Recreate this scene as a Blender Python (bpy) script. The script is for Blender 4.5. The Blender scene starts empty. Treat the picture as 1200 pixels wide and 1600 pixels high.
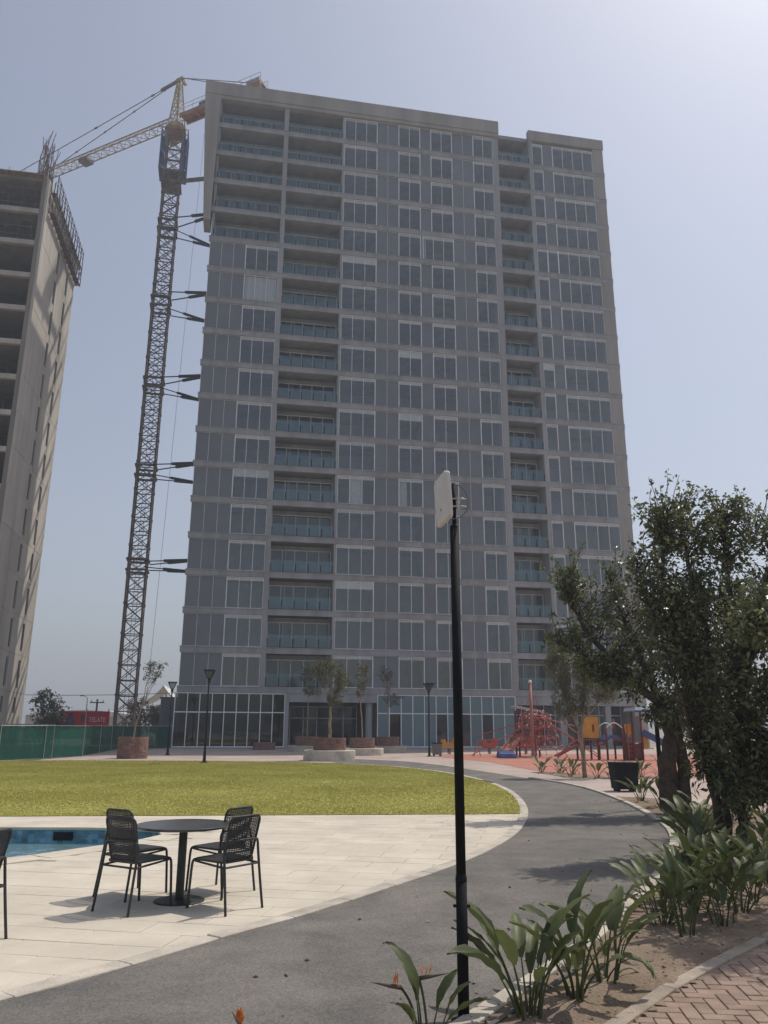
import bpy, math, random
import numpy as np
from mathutils import Matrix, Vector
from mathutils.geometry import tessellate_polygon

R = math.radians
PI = math.pi
scene = bpy.context.scene
COL = scene.collection

# ------------------------------------------------------------------ camera
CAM_H = 1.70
cam_data = bpy.data.cameras.new('camera')
cam_data.sensor_fit = 'VERTICAL'
cam_data.sensor_height = 36.0
cam_data.lens = 1235.0 / 1600.0 * 36.0
cam_data.clip_start = 0.05
cam_data.clip_end = 6000
cam = bpy.data.objects.new('camera', cam_data)
COL.objects.link(cam)
cam.matrix_world = (Matrix.Translation((0, 0, CAM_H)) @ Matrix.Rotation(R(90 + 15.22), 4, 'X')
                    @ Matrix.Rotation(R(0.283), 4, 'Z'))
scene.camera = cam

# ------------------------------------------------------------------ sky, sun, exposure
SUN_AZ = R(54)      # to the right of the viewing direction (+Y)
SUN_EL = R(60)
world = bpy.data.worlds.new('World')
scene.world = world
world.use_nodes = True
wn = world.node_tree.nodes
wl = world.node_tree.links
bg = wn['Background']
sky = wn.new('ShaderNodeTexSky')
sky.sky_type = 'NISHITA'
sky.sun_disc = False
sky.sun_elevation = SUN_EL
sky.sun_rotation = SUN_AZ
sky.altitude = 500
sky.air_density = 1.3
sky.dust_density = 3.0
sky.ozone_density = 3.0
bg.inputs['Strength'].default_value = 0.095
hsv = wn.new('ShaderNodeHueSaturation')
hsv.inputs['Saturation'].default_value = 0.62
hsv.inputs['Hue'].default_value = 0.508
wl.new(sky.outputs[0], hsv.inputs['Color'])
wl.new(hsv.outputs[0], bg.inputs['Color'])

sun_data = bpy.data.lights.new('sun', 'SUN')
sun_data.energy = 2.6
sun_data.angle = R(0.6)
sun_data.color = (1.0, 0.93, 0.83)
sun = bpy.data.objects.new('sun', sun_data)
COL.objects.link(sun)
sd = Vector((math.sin(SUN_AZ) * math.cos(SUN_EL), math.cos(SUN_AZ) * math.cos(SUN_EL), math.sin(SUN_EL)))
sun.rotation_euler = sd.to_track_quat('Z', 'Y').to_euler()
sun.location = sd * 150

vs = scene.view_settings
vs.view_transform = 'Standard'
vs.look = 'None'
vs.exposure = 0.33
vs.gamma = 1.0
vs.use_curve_mapping = False
scene.cycles.use_denoising = True
scene.cycles.max_bounces = 8
scene.cycles.transparent_max_bounces = 24
scene.cycles.sample_clamp_indirect = 6.0
scene.cycles.caustics_reflective = False
scene.cycles.caustics_refractive = False

# ------------------------------------------------------------------ materials
M = {}


def mat(name, col, rough=0.8, var=0.12, scale=3.0, fine=0.06, fscale=60.0, bump=0.0, bscale=40.0,
        spec=0.3, metal=0.0, rnd=0.0, col2=None, streak=False, coat=0.0):
    """Principled material with world-space colour variation, fine grain, bump and a per-object shift."""
    m = bpy.data.materials.new(name)
    m.use_nodes = True
    nt = m.node_tree
    n, l = nt.nodes, nt.links
    b = n['Principled BSDF']
    b.inputs['Roughness'].default_value = rough
    b.inputs['Metallic'].default_value = metal
    b.inputs['Specular IOR Level'].default_value = spec
    if coat:
        b.inputs['Coat Weight'].default_value = coat
    geo = n.new('ShaderNodeNewGeometry')
    src = geo.outputs['Position']
    if streak:
        mp = n.new('ShaderNodeMapping')
        mp.inputs['Scale'].default_value = (1, 1, 0.12)
        l.new(src, mp.inputs['Vector'])
        big_src = mp.outputs[0]
    else:
        big_src = src
    t1 = n.new('ShaderNodeTexNoise')
    t1.inputs['Scale'].default_value = scale
    t1.inputs['Detail'].default_value = 5
    t1.inputs['Roughness'].default_value = 0.62
    l.new(big_src, t1.inputs['Vector'])
    t2 = n.new('ShaderNodeTexNoise')
    t2.inputs['Scale'].default_value = fscale
    t2.inputs['Detail'].default_value = 2
    l.new(src, t2.inputs['Vector'])
    c2 = col2 if col2 else tuple(min(1, c * (1 + 2.2 * var)) for c in col)
    c1 = col if col2 else tuple(c * (1 - 2.2 * var) for c in col)
    ramp = n.new('ShaderNodeMix')
    ramp.data_type = 'RGBA'
    ramp.inputs['A'].default_value = (*c1, 1)
    ramp.inputs['B'].default_value = (*c2, 1)
    mr = n.new('ShaderNodeMapRange')
    mr.inputs['From Min'].default_value = 0.3
    mr.inputs['From Max'].default_value = 0.7
    l.new(t1.outputs['Fac'], mr.inputs['Value'])
    l.new(mr.outputs[0], ramp.inputs['Factor'])
    # brightness factor = 1 + fine*(noise-.5)*2 + rnd*(random-.5)*2
    m1 = n.new('ShaderNodeMath'); m1.operation = 'MULTIPLY_ADD'
    l.new(t2.outputs['Fac'], m1.inputs[0])
    m1.inputs[1].default_value = 4 * fine
    m1.inputs[2].default_value = 1 - 2 * fine
    oi = n.new('ShaderNodeObjectInfo')
    m2 = n.new('ShaderNodeMath'); m2.operation = 'MULTIPLY_ADD'
    l.new(oi.outputs['Random'], m2.inputs[0])
    m2.inputs[1].default_value = 2 * rnd
    m2.inputs[2].default_value = 1 - rnd
    m3 = n.new('ShaderNodeMath'); m3.operation = 'MULTIPLY'
    l.new(m1.outputs[0], m3.inputs[0]); l.new(m2.outputs[0], m3.inputs[1])
    hv = n.new('ShaderNodeHueSaturation')
    l.new(ramp.outputs['Result'], hv.inputs['Color'])
    l.new(m3.outputs[0], hv.inputs['Value'])
    l.new(hv.outputs[0], b.inputs['Base Color'])
    if bump:
        t3 = n.new('ShaderNodeTexNoise')
        t3.inputs['Scale'].default_value = bscale
        t3.inputs['Detail'].default_value = 4
        l.new(src, t3.inputs['Vector'])
        bp = n.new('ShaderNodeBump')
        bp.inputs['Strength'].default_value = bump
        bp.inputs['Distance'].default_value = 0.02
        l.new(t3.outputs['Fac'], bp.inputs['Height'])
        l.new(bp.outputs[0], b.inputs['Normal'])
    M[name] = m
    return m


def glass_mat(name, tint, refl=0.12, rough=0.02, edge=0.8, ior=1.5, body=None, body_fac=0.0, wscale=0.8, wave=0.05):
    m = bpy.data.materials.new(name)
    m.use_nodes = True
    n, l = m.node_tree.nodes, m.node_tree.links
    n.remove(n['Principled BSDF'])
    out = n['Material Output']
    tr = n.new('ShaderNodeBsdfTransparent'); tr.inputs['Color'].default_value = (*tint, 1)
    gl = n.new('ShaderNodeBsdfGlossy'); gl.inputs['Roughness'].default_value = rough
    gl.inputs['Color'].default_value = (0.9, 0.95, 1.0, 1)
    geo = n.new('ShaderNodeNewGeometry')
    # Schlick reflectance, the same from both faces of the thin pane
    f0 = ((ior - 1) / (ior + 1)) ** 2 + refl
    dt = n.new('ShaderNodeVectorMath'); dt.operation = 'DOT_PRODUCT'
    l.new(geo.outputs['Normal'], dt.inputs[0]); l.new(geo.outputs['Incoming'], dt.inputs[1])
    ab = n.new('ShaderNodeMath'); ab.operation = 'ABSOLUTE'; l.new(dt.outputs['Value'], ab.inputs[0])
    om = n.new('ShaderNodeMath'); om.operation = 'SUBTRACT'; om.inputs[0].default_value = 1.0; l.new(ab.outputs[0], om.inputs[1])
    pw = n.new('ShaderNodeMath'); pw.operation = 'POWER'; l.new(om.outputs[0], pw.inputs[0]); pw.inputs[1].default_value = 5.0
    ma = n.new('ShaderNodeMath'); ma.operation = 'MULTIPLY_ADD'; ma.use_clamp = True
    if ior < 1.05: f0 = 0.0
    l.new(pw.outputs[0], ma.inputs[0]); ma.inputs[1].default_value = (1 - f0) if ior >= 1.05 else 0.0; ma.inputs[2].default_value = f0
    ns = n.new('ShaderNodeTexNoise'); ns.inputs['Scale'].default_value = wscale
    l.new(geo.outputs['Position'], ns.inputs['Vector'])
    bp = n.new('ShaderNodeBump'); bp.inputs['Strength'].default_value = wave; bp.inputs['Distance'].default_value = 0.05
    l.new(ns.outputs['Fac'], bp.inputs['Height']); l.new(bp.outputs[0], gl.inputs['Normal'])
    base = tr.outputs[0]
    if body:
        df = n.new('ShaderNodeBsdfDiffuse'); df.inputs['Color'].default_value = (*body, 1)
        mb = n.new('ShaderNodeMixShader'); mb.inputs[0].default_value = body_fac
        l.new(base, mb.inputs[1]); l.new(df.outputs[0], mb.inputs[2])
        base = mb.outputs[0]
    mx = n.new('ShaderNodeMixShader')
    l.new(ma.outputs[0], mx.inputs[0]); l.new(base, mx.inputs[1]); l.new(gl.outputs[0], mx.inputs[2])
    l.new(mx.outputs[0], out.inputs['Surface'])
    M[name] = m
    return m


def leaf_mat(name, c1, c2, rough=0.45, trans=0.25, spec=0.4, isl=0.8, nsc=14, nam=0.5):
    m = bpy.data.materials.new(name)
    m.use_nodes = True
    n, l = m.node_tree.nodes, m.node_tree.links
    b = n['Principled BSDF']
    b.inputs['Roughness'].default_value = rough
    b.inputs['Specular IOR Level'].default_value = spec
    geo = n.new('ShaderNodeNewGeometry')
    oi = n.new('ShaderNodeObjectInfo')
    ad = n.new('ShaderNodeMath'); ad.operation = 'ADD'
    l.new(geo.outputs['Random Per Island'], ad.inputs[0]); l.new(oi.outputs['Random'], ad.inputs[1])
    fr = n.new('ShaderNodeMath'); fr.operation = 'FRACT'
    l.new(ad.outputs[0], fr.inputs[0])
    ns = n.new('ShaderNodeTexNoise'); ns.inputs['Scale'].default_value = nsc
    ns.inputs['Detail'].default_value = 4
    l.new(geo.outputs['Position'], ns.inputs['Vector'])
    av = n.new('ShaderNodeMath'); av.operation = 'MULTIPLY_ADD'
    l.new(ns.outputs['Fac'], av.inputs[0]); av.inputs[1].default_value = nam
    sc = n.new('ShaderNodeMath'); sc.operation = 'MULTIPLY_ADD'
    l.new(fr.outputs[0], sc.inputs[0]); sc.inputs[1].default_value = isl; sc.inputs[2].default_value = 0.5 - 0.5 * isl - 0.5 * nam
    l.new(sc.outputs[0], av.inputs[2])
    mx = n.new('ShaderNodeMix'); mx.data_type = 'RGBA'
    mx.inputs['A'].default_value = (*c1, 1); mx.inputs['B'].default_value = (*c2, 1)
    l.new(av.outputs[0], mx.inputs['Factor'])
    l.new(mx.outputs['Result'], b.inputs['Base Color'])
    tl = n.new('ShaderNodeBsdfTranslucent')
    l.new(mx.outputs['Result'], tl.inputs['Color'])
    ms = n.new('ShaderNodeMixShader'); ms.inputs[0].default_value = trans
    l.new(b.outputs[0], ms.inputs[1]); l.new(tl.outputs[0], ms.inputs[2])
    l.new(ms.outputs[0], n['Material Output'].inputs['Surface'])
    M[name] = m
    return m


mat('concrete', (0.30, 0.305, 0.315), 0.85, 0.10, 0.9, 0.05, 30, 0.15, 25, streak=True, rnd=0.03)
mat('concrete_frame', (0.33, 0.31, 0.285), 0.88, 0.10, 0.5, 0.05, 25, 0.15, 20, streak=True)
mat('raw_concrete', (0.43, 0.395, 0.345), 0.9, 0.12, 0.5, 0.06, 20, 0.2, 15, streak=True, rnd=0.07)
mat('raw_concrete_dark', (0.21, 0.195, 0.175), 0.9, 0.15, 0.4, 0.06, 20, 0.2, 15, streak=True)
mat('interior_paint', (0.50, 0.51, 0.53), 0.9, 0.05, 1.0)
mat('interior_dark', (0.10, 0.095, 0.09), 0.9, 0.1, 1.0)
mat('blind_fabric', (0.64, 0.62, 0.56), 0.9, 0.05, 3.0, rnd=0.12)
mat('curtain', (0.55, 0.54, 0.52), 0.9, 0.06, 6.0)
mat('grey_panel', (0.145, 0.158, 0.18), 0.38, 0.05, 0.4, 0.02, 20, spec=0.5, rnd=0.06)
mat('white_frame', (0.80, 0.80, 0.80), 0.5, 0.05, 2.0, spec=0.4)
mat('black_metal', (0.011, 0.012, 0.014), 0.7, 0.15, 4.0, 0.08, 80, spec=0.15)
mat('dark_steel', (0.13, 0.10, 0.085), 0.6, 0.3, 1.2, 0.1, 30, spec=0.3)
mat('crane_yellow', (0.36, 0.27, 0.14), 0.6, 0.18, 1.0, 0.1, 20)
mat('crane_orange', (0.34, 0.16, 0.09), 0.65, 0.18, 1.0, 0.1, 20)
mat('cage_blue', (0.05, 0.08, 0.17), 0.55, 0.2, 1.0, 0.1, 20)
mat('timber', (0.22, 0.16, 0.11), 0.85, 0.2, 3.0, 0.1, 50, rnd=0.15)
mat('rebar_rust', (0.10, 0.065, 0.055), 0.8, 0.2, 5.0)
mat('paver_cream', (0.60, 0.54, 0.445), 0.85, 0.06, 1.2, 0.07, 90, 0.25, 120, rnd=0.03)
mat('paver_joint', (0.54, 0.485, 0.40), 0.95, 0.1, 3.0)
mat('kerb_concrete', (0.49, 0.44, 0.37), 0.9, 0.12, 2.5, 0.1, 60, 0.3, 60, rnd=0.08)
mat('kerb_dusty', (0.34, 0.285, 0.23), 0.95, 0.14, 3.0, 0.12, 60, 0.3, 60, rnd=0.08)
mat('brick_pink', (0.30, 0.215, 0.17), 0.88, 0.10, 4.0, 0.09, 90, 0.3, 90, rnd=0.13)
mat('brick_planter', (0.235, 0.135, 0.105), 0.9, 0.15, 4.0, 0.1, 60, 0.3, 50, rnd=0.18)
mat('mortar', (0.27, 0.23, 0.2), 0.95, 0.1, 3.0)
mat('plaza', (0.44, 0.355, 0.31), 0.9, 0.10, 0.35, 0.07, 40, 0.1, 30)
mat('dusty_ground', (0.30, 0.255, 0.21), 0.95, 0.15, 0.05, 0.08, 5)
mat('rubber_red', (0.40, 0.155, 0.12), 0.9, 0.10, 0.3, 0.08, 60, col2=(0.47, 0.225, 0.165))
mat('soil', (0.195, 0.145, 0.105), 0.97, 0.2, 2.0, 0.18, 70, 0.9, 45, spec=0.1, col2=(0.30, 0.235, 0.175))
mat('pebble', (0.34, 0.28, 0.22), 0.9, 0.2, 8.0, 0.1, 50)
mat('litter', (0.24, 0.17, 0.10), 0.85, 0.3, 9.0, 0.1, 50)
mat('pool_tile', (0.12, 0.24, 0.34), 0.3, 0.2, 4.0, 0.2, 30, spec=0.5, rnd=0.35)
mat('pool_floor', (0.42, 0.66, 0.70), 0.5, 0.1, 2.0)
mat('chair_metal', (0.035, 0.036, 0.037), 0.5, 0.15, 8.0, 0.06, 60, spec=0.4)
mat('table_top', (0.06, 0.06, 0.06), 0.3, 0.15, 5.0, 0.05, 60, spec=0.5)
mat('antenna_white', (0.60, 0.57, 0.53), 0.55, 0.04, 5.0, 0.02, 60)
mat('antenna_mark', (0.25, 0.25, 0.25), 0.6)
mat('galvanised', (0.42, 0.42, 0.42), 0.4, 0.1, 20.0, metal=0.7)
mat('cable_grey', (0.14, 0.14, 0.14), 0.6)
mat('bark', (0.085, 0.065, 0.05), 0.95, 0.25, 6.0, 0.2, 50, 0.8, 30, spec=0.1)
mat('bark_pale', (0.30, 0.235, 0.17), 0.9, 0.2, 6.0, 0.15, 50, 0.5, 30, spec=0.1)
mat('red_paint', (0.45, 0.085, 0.06), 0.5, 0.12, 2.0, 0.05, 40)
mat('maroon_paint', (0.15, 0.028, 0.026), 0.5, 0.12, 2.0)
mat('mast_paint', (0.40, 0.17, 0.13), 0.5, 0.12, 2.0)
mat('yellow_paint', (0.55, 0.29, 0.045), 0.5, 0.1, 2.0)
mat('blue_paint', (0.05, 0.09, 0.24), 0.45, 0.1, 2.0)
mat('pale_roof', (0.50, 0.56, 0.62), 0.4, 0.05, 2.0)
mat('white_paint', (0.68, 0.68, 0.66), 0.5, 0.06, 2.0)
mat('grey_plastic', (0.16, 0.17, 0.18), 0.5, 0.05, 2.0)
mat('rope_red', (0.40, 0.10, 0.085), 0.7, 0.15, 5.0)
mat('sign_red', (0.42, 0.022, 0.04), 0.6, 0.06, 1.0)
mat('sign_navy', (0.06, 0.06, 0.13), 0.6, 0.2, 2.0)
mat('sign_white', (0.62, 0.58, 0.58), 0.6, 0.05, 1.0)
mat('warehouse', (0.52, 0.51, 0.49), 0.7, 0.06, 0.3)
mat('annex_grey', (0.17, 0.165, 0.185), 0.8, 0.08, 0.5)
mat('boundary_wall', (0.36, 0.33, 0.33), 0.9, 0.08, 0.6)
mat('blue_film', (0.15, 0.215, 0.24), 0.45, 0.06, 0.5, rnd=0.06)
mat('lawn_soil', (0.30, 0.29, 0.07), 0.95, 0.2, 0.35, 0.15, 25, 0.4, 20, col2=(0.40, 0.385, 0.10))
mat('lens', (0.55, 0.55, 0.52), 0.3, 0.03, 2.0)
leaf_mat('leaf_ficus', (0.065, 0.08, 0.04), (0.22, 0.24, 0.105), 0.32, 0.45, 0.55)
leaf_mat('leaf_olive', (0.09, 0.10, 0.05), (0.20, 0.20, 0.10), 0.5, 0.3)
leaf_mat('leaf_planter', (0.06, 0.065, 0.022), (0.15, 0.15, 0.05), 0.5, 0.3)
leaf_mat('leaf_far', (0.045, 0.055, 0.03), (0.09, 0.10, 0.055), 0.6, 0.2)
leaf_mat('leaf_strelitzia', (0.055, 0.075, 0.026), (0.14, 0.165, 0.06), 0.5, 0.28, 0.4)
leaf_mat('leaf_dry', (0.16, 0.15, 0.06), (0.30, 0.26, 0.12), 0.6, 0.25)
leaf_mat('petal_orange', (0.62, 0.17, 0.03), (0.72, 0.28, 0.06), 0.5, 0.3)
leaf_mat('bract', (0.10, 0.08, 0.05), (0.16, 0.12, 0.07), 0.5, 0.1)
leaf_mat('grass', (0.29, 0.275, 0.075), (0.47, 0.44, 0.14), 0.8, 0.45, 0.05, isl=0.25, nsc=0.5, nam=1.4)
glass_mat('window_glass', (0.94, 0.955, 0.97), 0.03, 0.02, ior=1.45)
glass_mat('door_glass', (0.84, 0.89, 0.91), 0.01, 0.02, ior=1.45)
glass_mat('rail_glass', (0.74, 0.84, 0.86), 0.02, 0.03, ior=1.45, body=(0.10, 0.20, 0.23), body_fac=0.14)
glass_mat('shop_glass', (0.45, 0.50, 0.54), 0.02, 0.02, ior=1.5)
glass_mat('pool_water', (0.70, 0.90, 0.92), 0.0, 0.08, ior=1.33, wscale=4.0, wave=0.9, body=(0.30, 0.43, 0.45), body_fac=0.42)
glass_mat('shade_net', (0.75, 0.85, 0.80), 0.0, 0.6, ior=1.01, body=(0.012, 0.080, 0.058), body_fac=0.90)
glass_mat('chair_mesh', (1, 1, 1), 0.0, 0.6, ior=1.01, body=(0.035, 0.036, 0.037), body_fac=0.80)


# ------------------------------------------------------------------ mesh helpers
class MB:
    def __init__(self):
        self.v = []
        self.f = []

    def add(self, verts, faces):
        o = len(self.v)
        self.v.extend([tuple(p) for p in verts])
        self.f.extend([tuple(i + o for i in f) for f in faces])
        return self

    def box(self, x0, x1, y0, y1, z0, z1):
        return self.add([(x0, y0, z0), (x1, y0, z0), (x1, y1, z0), (x0, y1, z0),
                         (x0, y0, z1), (x1, y0, z1), (x1, y1, z1), (x0, y1, z1)],
                        [(0, 3, 2, 1), (4, 5, 6, 7), (0, 1, 5, 4), (1, 2, 6, 5), (2, 3, 7, 6), (3, 0, 4, 7)])

    def hexa(self, b, t):
        """bottom 4 points and top 4 points, both counter-clockwise from above"""
        return self.add(list(b) + list(t), [(0, 3, 2, 1), (4, 5, 6, 7), (0, 1, 5, 4), (1, 2, 6, 5), (2, 3, 7, 6), (3, 0, 4, 7)])

    def bar(self, p, q, w, h=None, up=(0, 0, 1)):
        h = h or w
        p, q = Vector(p), Vector(q)
        d = (q - p).normalized()
        up = Vector(up)
        if abs(d.dot(up)) > 0.98:
            up = Vector((1, 0, 0))
        s = d.cross(up).normalized() * (w / 2)
        u = s.cross(d).normalized() * (h / 2)
        return self.add([p - s - u, p + s - u, p + s + u, p - s + u, q - s - u, q + s - u, q + s + u, q - s + u],
                        [(0, 3, 2, 1), (4, 5, 6, 7), (0, 1, 5, 4), (1, 2, 6, 5), (2, 3, 7, 6), (3, 0, 4, 7)])

    def tube(self, pts, r, n=8, cap=True):
        pts = [Vector(p) for p in pts]
        rs = r if isinstance(r, (list, tuple)) else [r] * len(pts)
        o = len(self.v)
        ref = None
        for i, p in enumerate(pts):
            a = pts[max(0, i - 1)]
            b = pts[min(len(pts) - 1, i + 1)]
            d = (b - a)
            d = d.normalized() if d.length > 1e-9 else Vector((0, 0, 1))
            if ref is None:
                ref = Vector((1, 0, 0)) if abs(d.x) < 0.9 else Vector((0, 1, 0))
            s = (ref - d * ref.dot(d))
            s = s.normalized() if s.length > 1e-6 else d.orthogonal().normalized()
            ref = s
            t = d.cross(s)
            for k in range(n):
                a_ = 2 * PI * k / n
                self.v.append(tuple(p + (s * math.cos(a_) + t * math.sin(a_)) * rs[i]))
        for i in range(len(pts) - 1):
            for k in range(n):
                self.f.append((o + i * n + k, o + i * n + (k + 1) % n, o + (i + 1) * n + (k + 1) % n, o + (i + 1) * n + k))
        if cap:
            self.f.append(tuple(o + k for k in range(n))[::-1])
            self.f.append(tuple(o + (len(pts) - 1) * n + k for k in range(n)))
        return self

    def lathe(self, prof, n=24, c=(0, 0, 0), cap=True):
        o = len(self.v)
        for (r, z) in prof:
            for k in range(n):
                a = 2 * PI * k / n
                self.v.append((c[0] + r * math.cos(a), c[1] + r * math.sin(a), c[2] + z))
        for i in range(len(prof) - 1):
            for k in range(n):
                self.f.append((o + i * n + k, o + i * n + (k + 1) % n, o + (i + 1) * n + (k + 1) % n, o + (i + 1) * n + k))
        if cap:
            self.f.append(tuple(o + k for k in range(n))[::-1])
            self.f.append(tuple(o + (len(prof) - 1) * n + k for k in range(n)))
        return self

    def prism(self, poly, z0, z1):
        n = len(poly)
        tris = tessellate_polygon([[Vector((p[0], p[1], 0)) for p in poly]])
        vs_ = [(p[0], p[1], z0) for p in poly] + [(p[0], p[1], z1) for p in poly]
        fs = [(a, b, c) for a, b, c in tris] + [(a + n, b + n, c + n) for a, b, c in tris]
        fs += [(i, (i + 1) % n, n + (i + 1) % n, n + i) for i in range(n)]
        return self.add(vs_, fs)

    def mesh(self, name, m, smooth=False, bevel=0.0):
        me = bpy.data.meshes.new(name)
        me.from_pydata(self.v, [], self.f)
        if m:
            me.materials.append(M[m])
        if smooth:
            for p in me.polygons:
                p.use_smooth = True
        import bmesh
        b = bmesh.new(); b.from_mesh(me)
        bmesh.ops.recalc_face_normals(b, faces=b.faces)
        if bevel:
            bmesh.ops.bevel(b, geom=list(b.edges), offset=bevel, segments=1, affect='EDGES', profile=0.5)
        b.to_mesh(me); b.free()
        return me

    def build(self, name, m, parent=None, loc=None, rotz=0.0, smooth=False, bevel=0.0):
        return put(name, self.mesh(name, m, smooth, bevel), parent, loc, rotz)


def put(name, me, parent=None, loc=None, rotz=0.0):
    o = bpy.data.objects.new(name, me)
    COL.objects.link(o)
    if parent is not None:
        o.parent = parent
    if loc is not None:
        o.location = loc
    if rotz:
        o.rotation_euler = (0, 0, rotz)
    return o


def smooth_by_angle(o, ang=40):
    me = o.data
    for p in me.polygons:
        p.use_smooth = True
    try:
        me.set_sharp_from_angle(angle=R(ang))
    except Exception:
        pass
    return o


def tag(o, label=None, cat=None, group=None, kind=None):
    if label: o['label'] = label
    if cat: o['category'] = cat
    if group: o['group'] = group
    if kind: o['kind'] = kind
    return o


def thing(name, label, cat, loc=(0, 0, 0), rotz=0.0, group=None):
    o = bpy.data.objects.new(name, None)
    o.empty_display_size = 0.3
    COL.objects.link(o)
    o.location = loc
    o.rotation_euler = (0, 0, rotz)
    return tag(o, label, cat, group)


def struct(o):
    o['kind'] = 'structure'
    return o


def raw_mesh(name, verts, faces, m, smooth=False):
    """fast mesh from numpy arrays; faces is (n,3) or (n,4)"""
    me = bpy.data.meshes.new(name)
    verts = np.asarray(verts, dtype=np.float32)
    faces = np.asarray(faces, dtype=np.int32)
    k = faces.shape[1]
    me.vertices.add(len(verts)); me.vertices.foreach_set('co', verts.ravel())
    me.loops.add(faces.size); me.loops.foreach_set('vertex_index', faces.ravel())
    me.polygons.add(len(faces))
    me.polygons.foreach_set('loop_start', np.arange(0, faces.size, k, dtype=np.int32))
    me.polygons.foreach_set('loop_total', np.full(len(faces), k, dtype=np.int32))
    me.update(calc_edges=True)
    me.materials.append(M[m])
    return me


def sheet(name, outer, z, m, holes=()):
    polys = [[Vector((p[0], p[1], 0)) for p in outer]] + [[Vector((p[0], p[1], 0)) for p in h] for h in holes]
    pts = [p for pl in polys for p in pl]
    tris = tessellate_polygon(polys)
    mb = MB(); mb.add([(p.x, p.y, z) for p in pts], [tuple(t) for t in tris])
    me = bpy.data.meshes.new(name); me.from_pydata(mb.v, [], mb.f); me.materials.append(M[m])
    up = sum(p.normal.z for p in me.polygons)
    for p in me.polygons:
        if p.normal.z < 0:
            p.flip()
    return struct(put(name, me))


def catmull(pts, n=6):
    out = []
    P_ = [pts[0]] + list(pts) + [pts[-1]]
    for i in range(1, len(P_) - 2):
        p0, p1, p2, p3 = [np.array(q, float) for q in P_[i - 1:i + 3]]
        for k in range(n):
            t = k / n
            out.append(tuple(0.5 * ((2 * p1) + (-p0 + p2) * t + (2 * p0 - 5 * p1 + 4 * p2 - p3) * t * t + (-p0 + 3 * p1 - 3 * p2 + p3) * t ** 3)))
    out.append(tuple(pts[-1]))
    return out


def resample(pts, step):
    pts = [np.array(p, float) for p in pts]
    out = [pts[0]]; acc = 0.0
    for a, b in zip(pts[:-1], pts[1:]):
        L = np.linalg.norm(b - a); d = 0.0
        while acc + (L - d) >= step:
            d += step - acc; acc = 0.0
            out.append(a + (b - a) * d / L)
        acc += L - d
    return out


def offset_line(pts, w):
    out = []
    for i in range(len(pts)):
        a = np.array(pts[max(0, i - 1)][:2]); b = np.array(pts[min(len(pts) - 1, i + 1)][:2])
        d = b - a; d = d / np.linalg.norm(d)
        out.append((pts[i][0] - d[1] * w, pts[i][1] + d[0] * w))
    return out


def inside(p, poly):
    x, y = p; c = False
    j = len(poly) - 1
    for i in range(len(poly)):
        xi, yi = poly[i][:2]; xj, yj = poly[j][:2]
        if (yi > y) != (yj > y) and x < (xj - xi) * (y - yi) / (yj - yi) + xi:
            c = not c
        j = i
    return c


def np_inside(x, y, poly):
    c = np.zeros(len(x), bool)
    j = len(poly) - 1
    for i in range(len(poly)):
        xi, yi = poly[i][:2]; xj, yj = poly[j][:2]
        if yi != yj:
            c ^= ((yi > y) != (yj > y)) & (x < (xj - xi) * (y - yi) / (yj - yi) + xi)
        j = i
    return c


# ------------------------------------------------------------------ ground outlines
path_left = catmull([(-5.2, 2.6), (-3.5, 4.3), (-2.4, 5.61), (-1.95, 6.2), (-1.42, 7.03), (-0.68, 8.05), (0.13, 9.4), (0.96, 10.85),
                     (1.58, 12.2), (2.32, 14.3), (3.0, 17.3), (3.42, 20.6), (3.58, 24.0), (3.36, 27.5), (2.8, 30.9), (1.75, 34.3),
                     (0.06, 37.3), (-2.6, 39.7), (-6.0, 40.9), (-10.4, 41.4), (-15.4, 41.4)], 5)
path_right = catmull([(-1.7, 1.9), (-0.55, 3.7), (0.62, 5.52), (1.03, 6.16), (1.6, 7.07), (2.6, 8.9), (3.6, 11.0), (4.43, 13.07), (5.0, 15.1),
                      (5.5, 18.4), (5.75, 21.4), (5.8, 24.3), (5.55, 26.4), (5.0, 28.8), (3.8, 33.8), (2.4, 39.0), (0.6, 43.0), (-1.6, 44.9)], 5)
pool_poly = catmull([(-13, 8.0), (-9.2, 8.5), (-6.6, 9.7), (-4.91, 11.21), (-4.45, 11.85), (-4.0, 12.5), (-3.55, 13.35), (-3.6, 14.0),
                     (-4.1, 14.38), (-5.1, 14.5), (-7, 14.45), (-10, 14.25), (-13, 14.0)], 4)

sheet('ground', [(-900, -120), (900, -120), (900, 1500), (-900, 1500)], -0.02, 'dusty_ground', [pool_poly])
sheet('plaza_pavement', [(-17.2, 37), (4.0, 19), (-2, 3.0), (34, 3.0), (34, 78), (-20, 78)], 0.0, 'plaza')

lawn_edge = [p for p in path_left if p[1] >= 17.0]
lawn_in = offset_line(lawn_edge, 0.15)
lawn_poly = [(-24, 14.6), (lawn_in[0][0], 17.03)] + lawn_in[1:] + [(-17.9, 40.4), (-19.2, 38.9), (-24, 37)]
sheet('lawn', lawn_poly, 0.024, 'lawn_soil')

asphalt_poly = [p for p in path_left if p[1] < 39.8 or p[0] > -2.7] 
asphalt_poly = [p for p in asphalt_poly if p[0] > -2.7 or p[1] < 10] + path_right[::-1]


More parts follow.
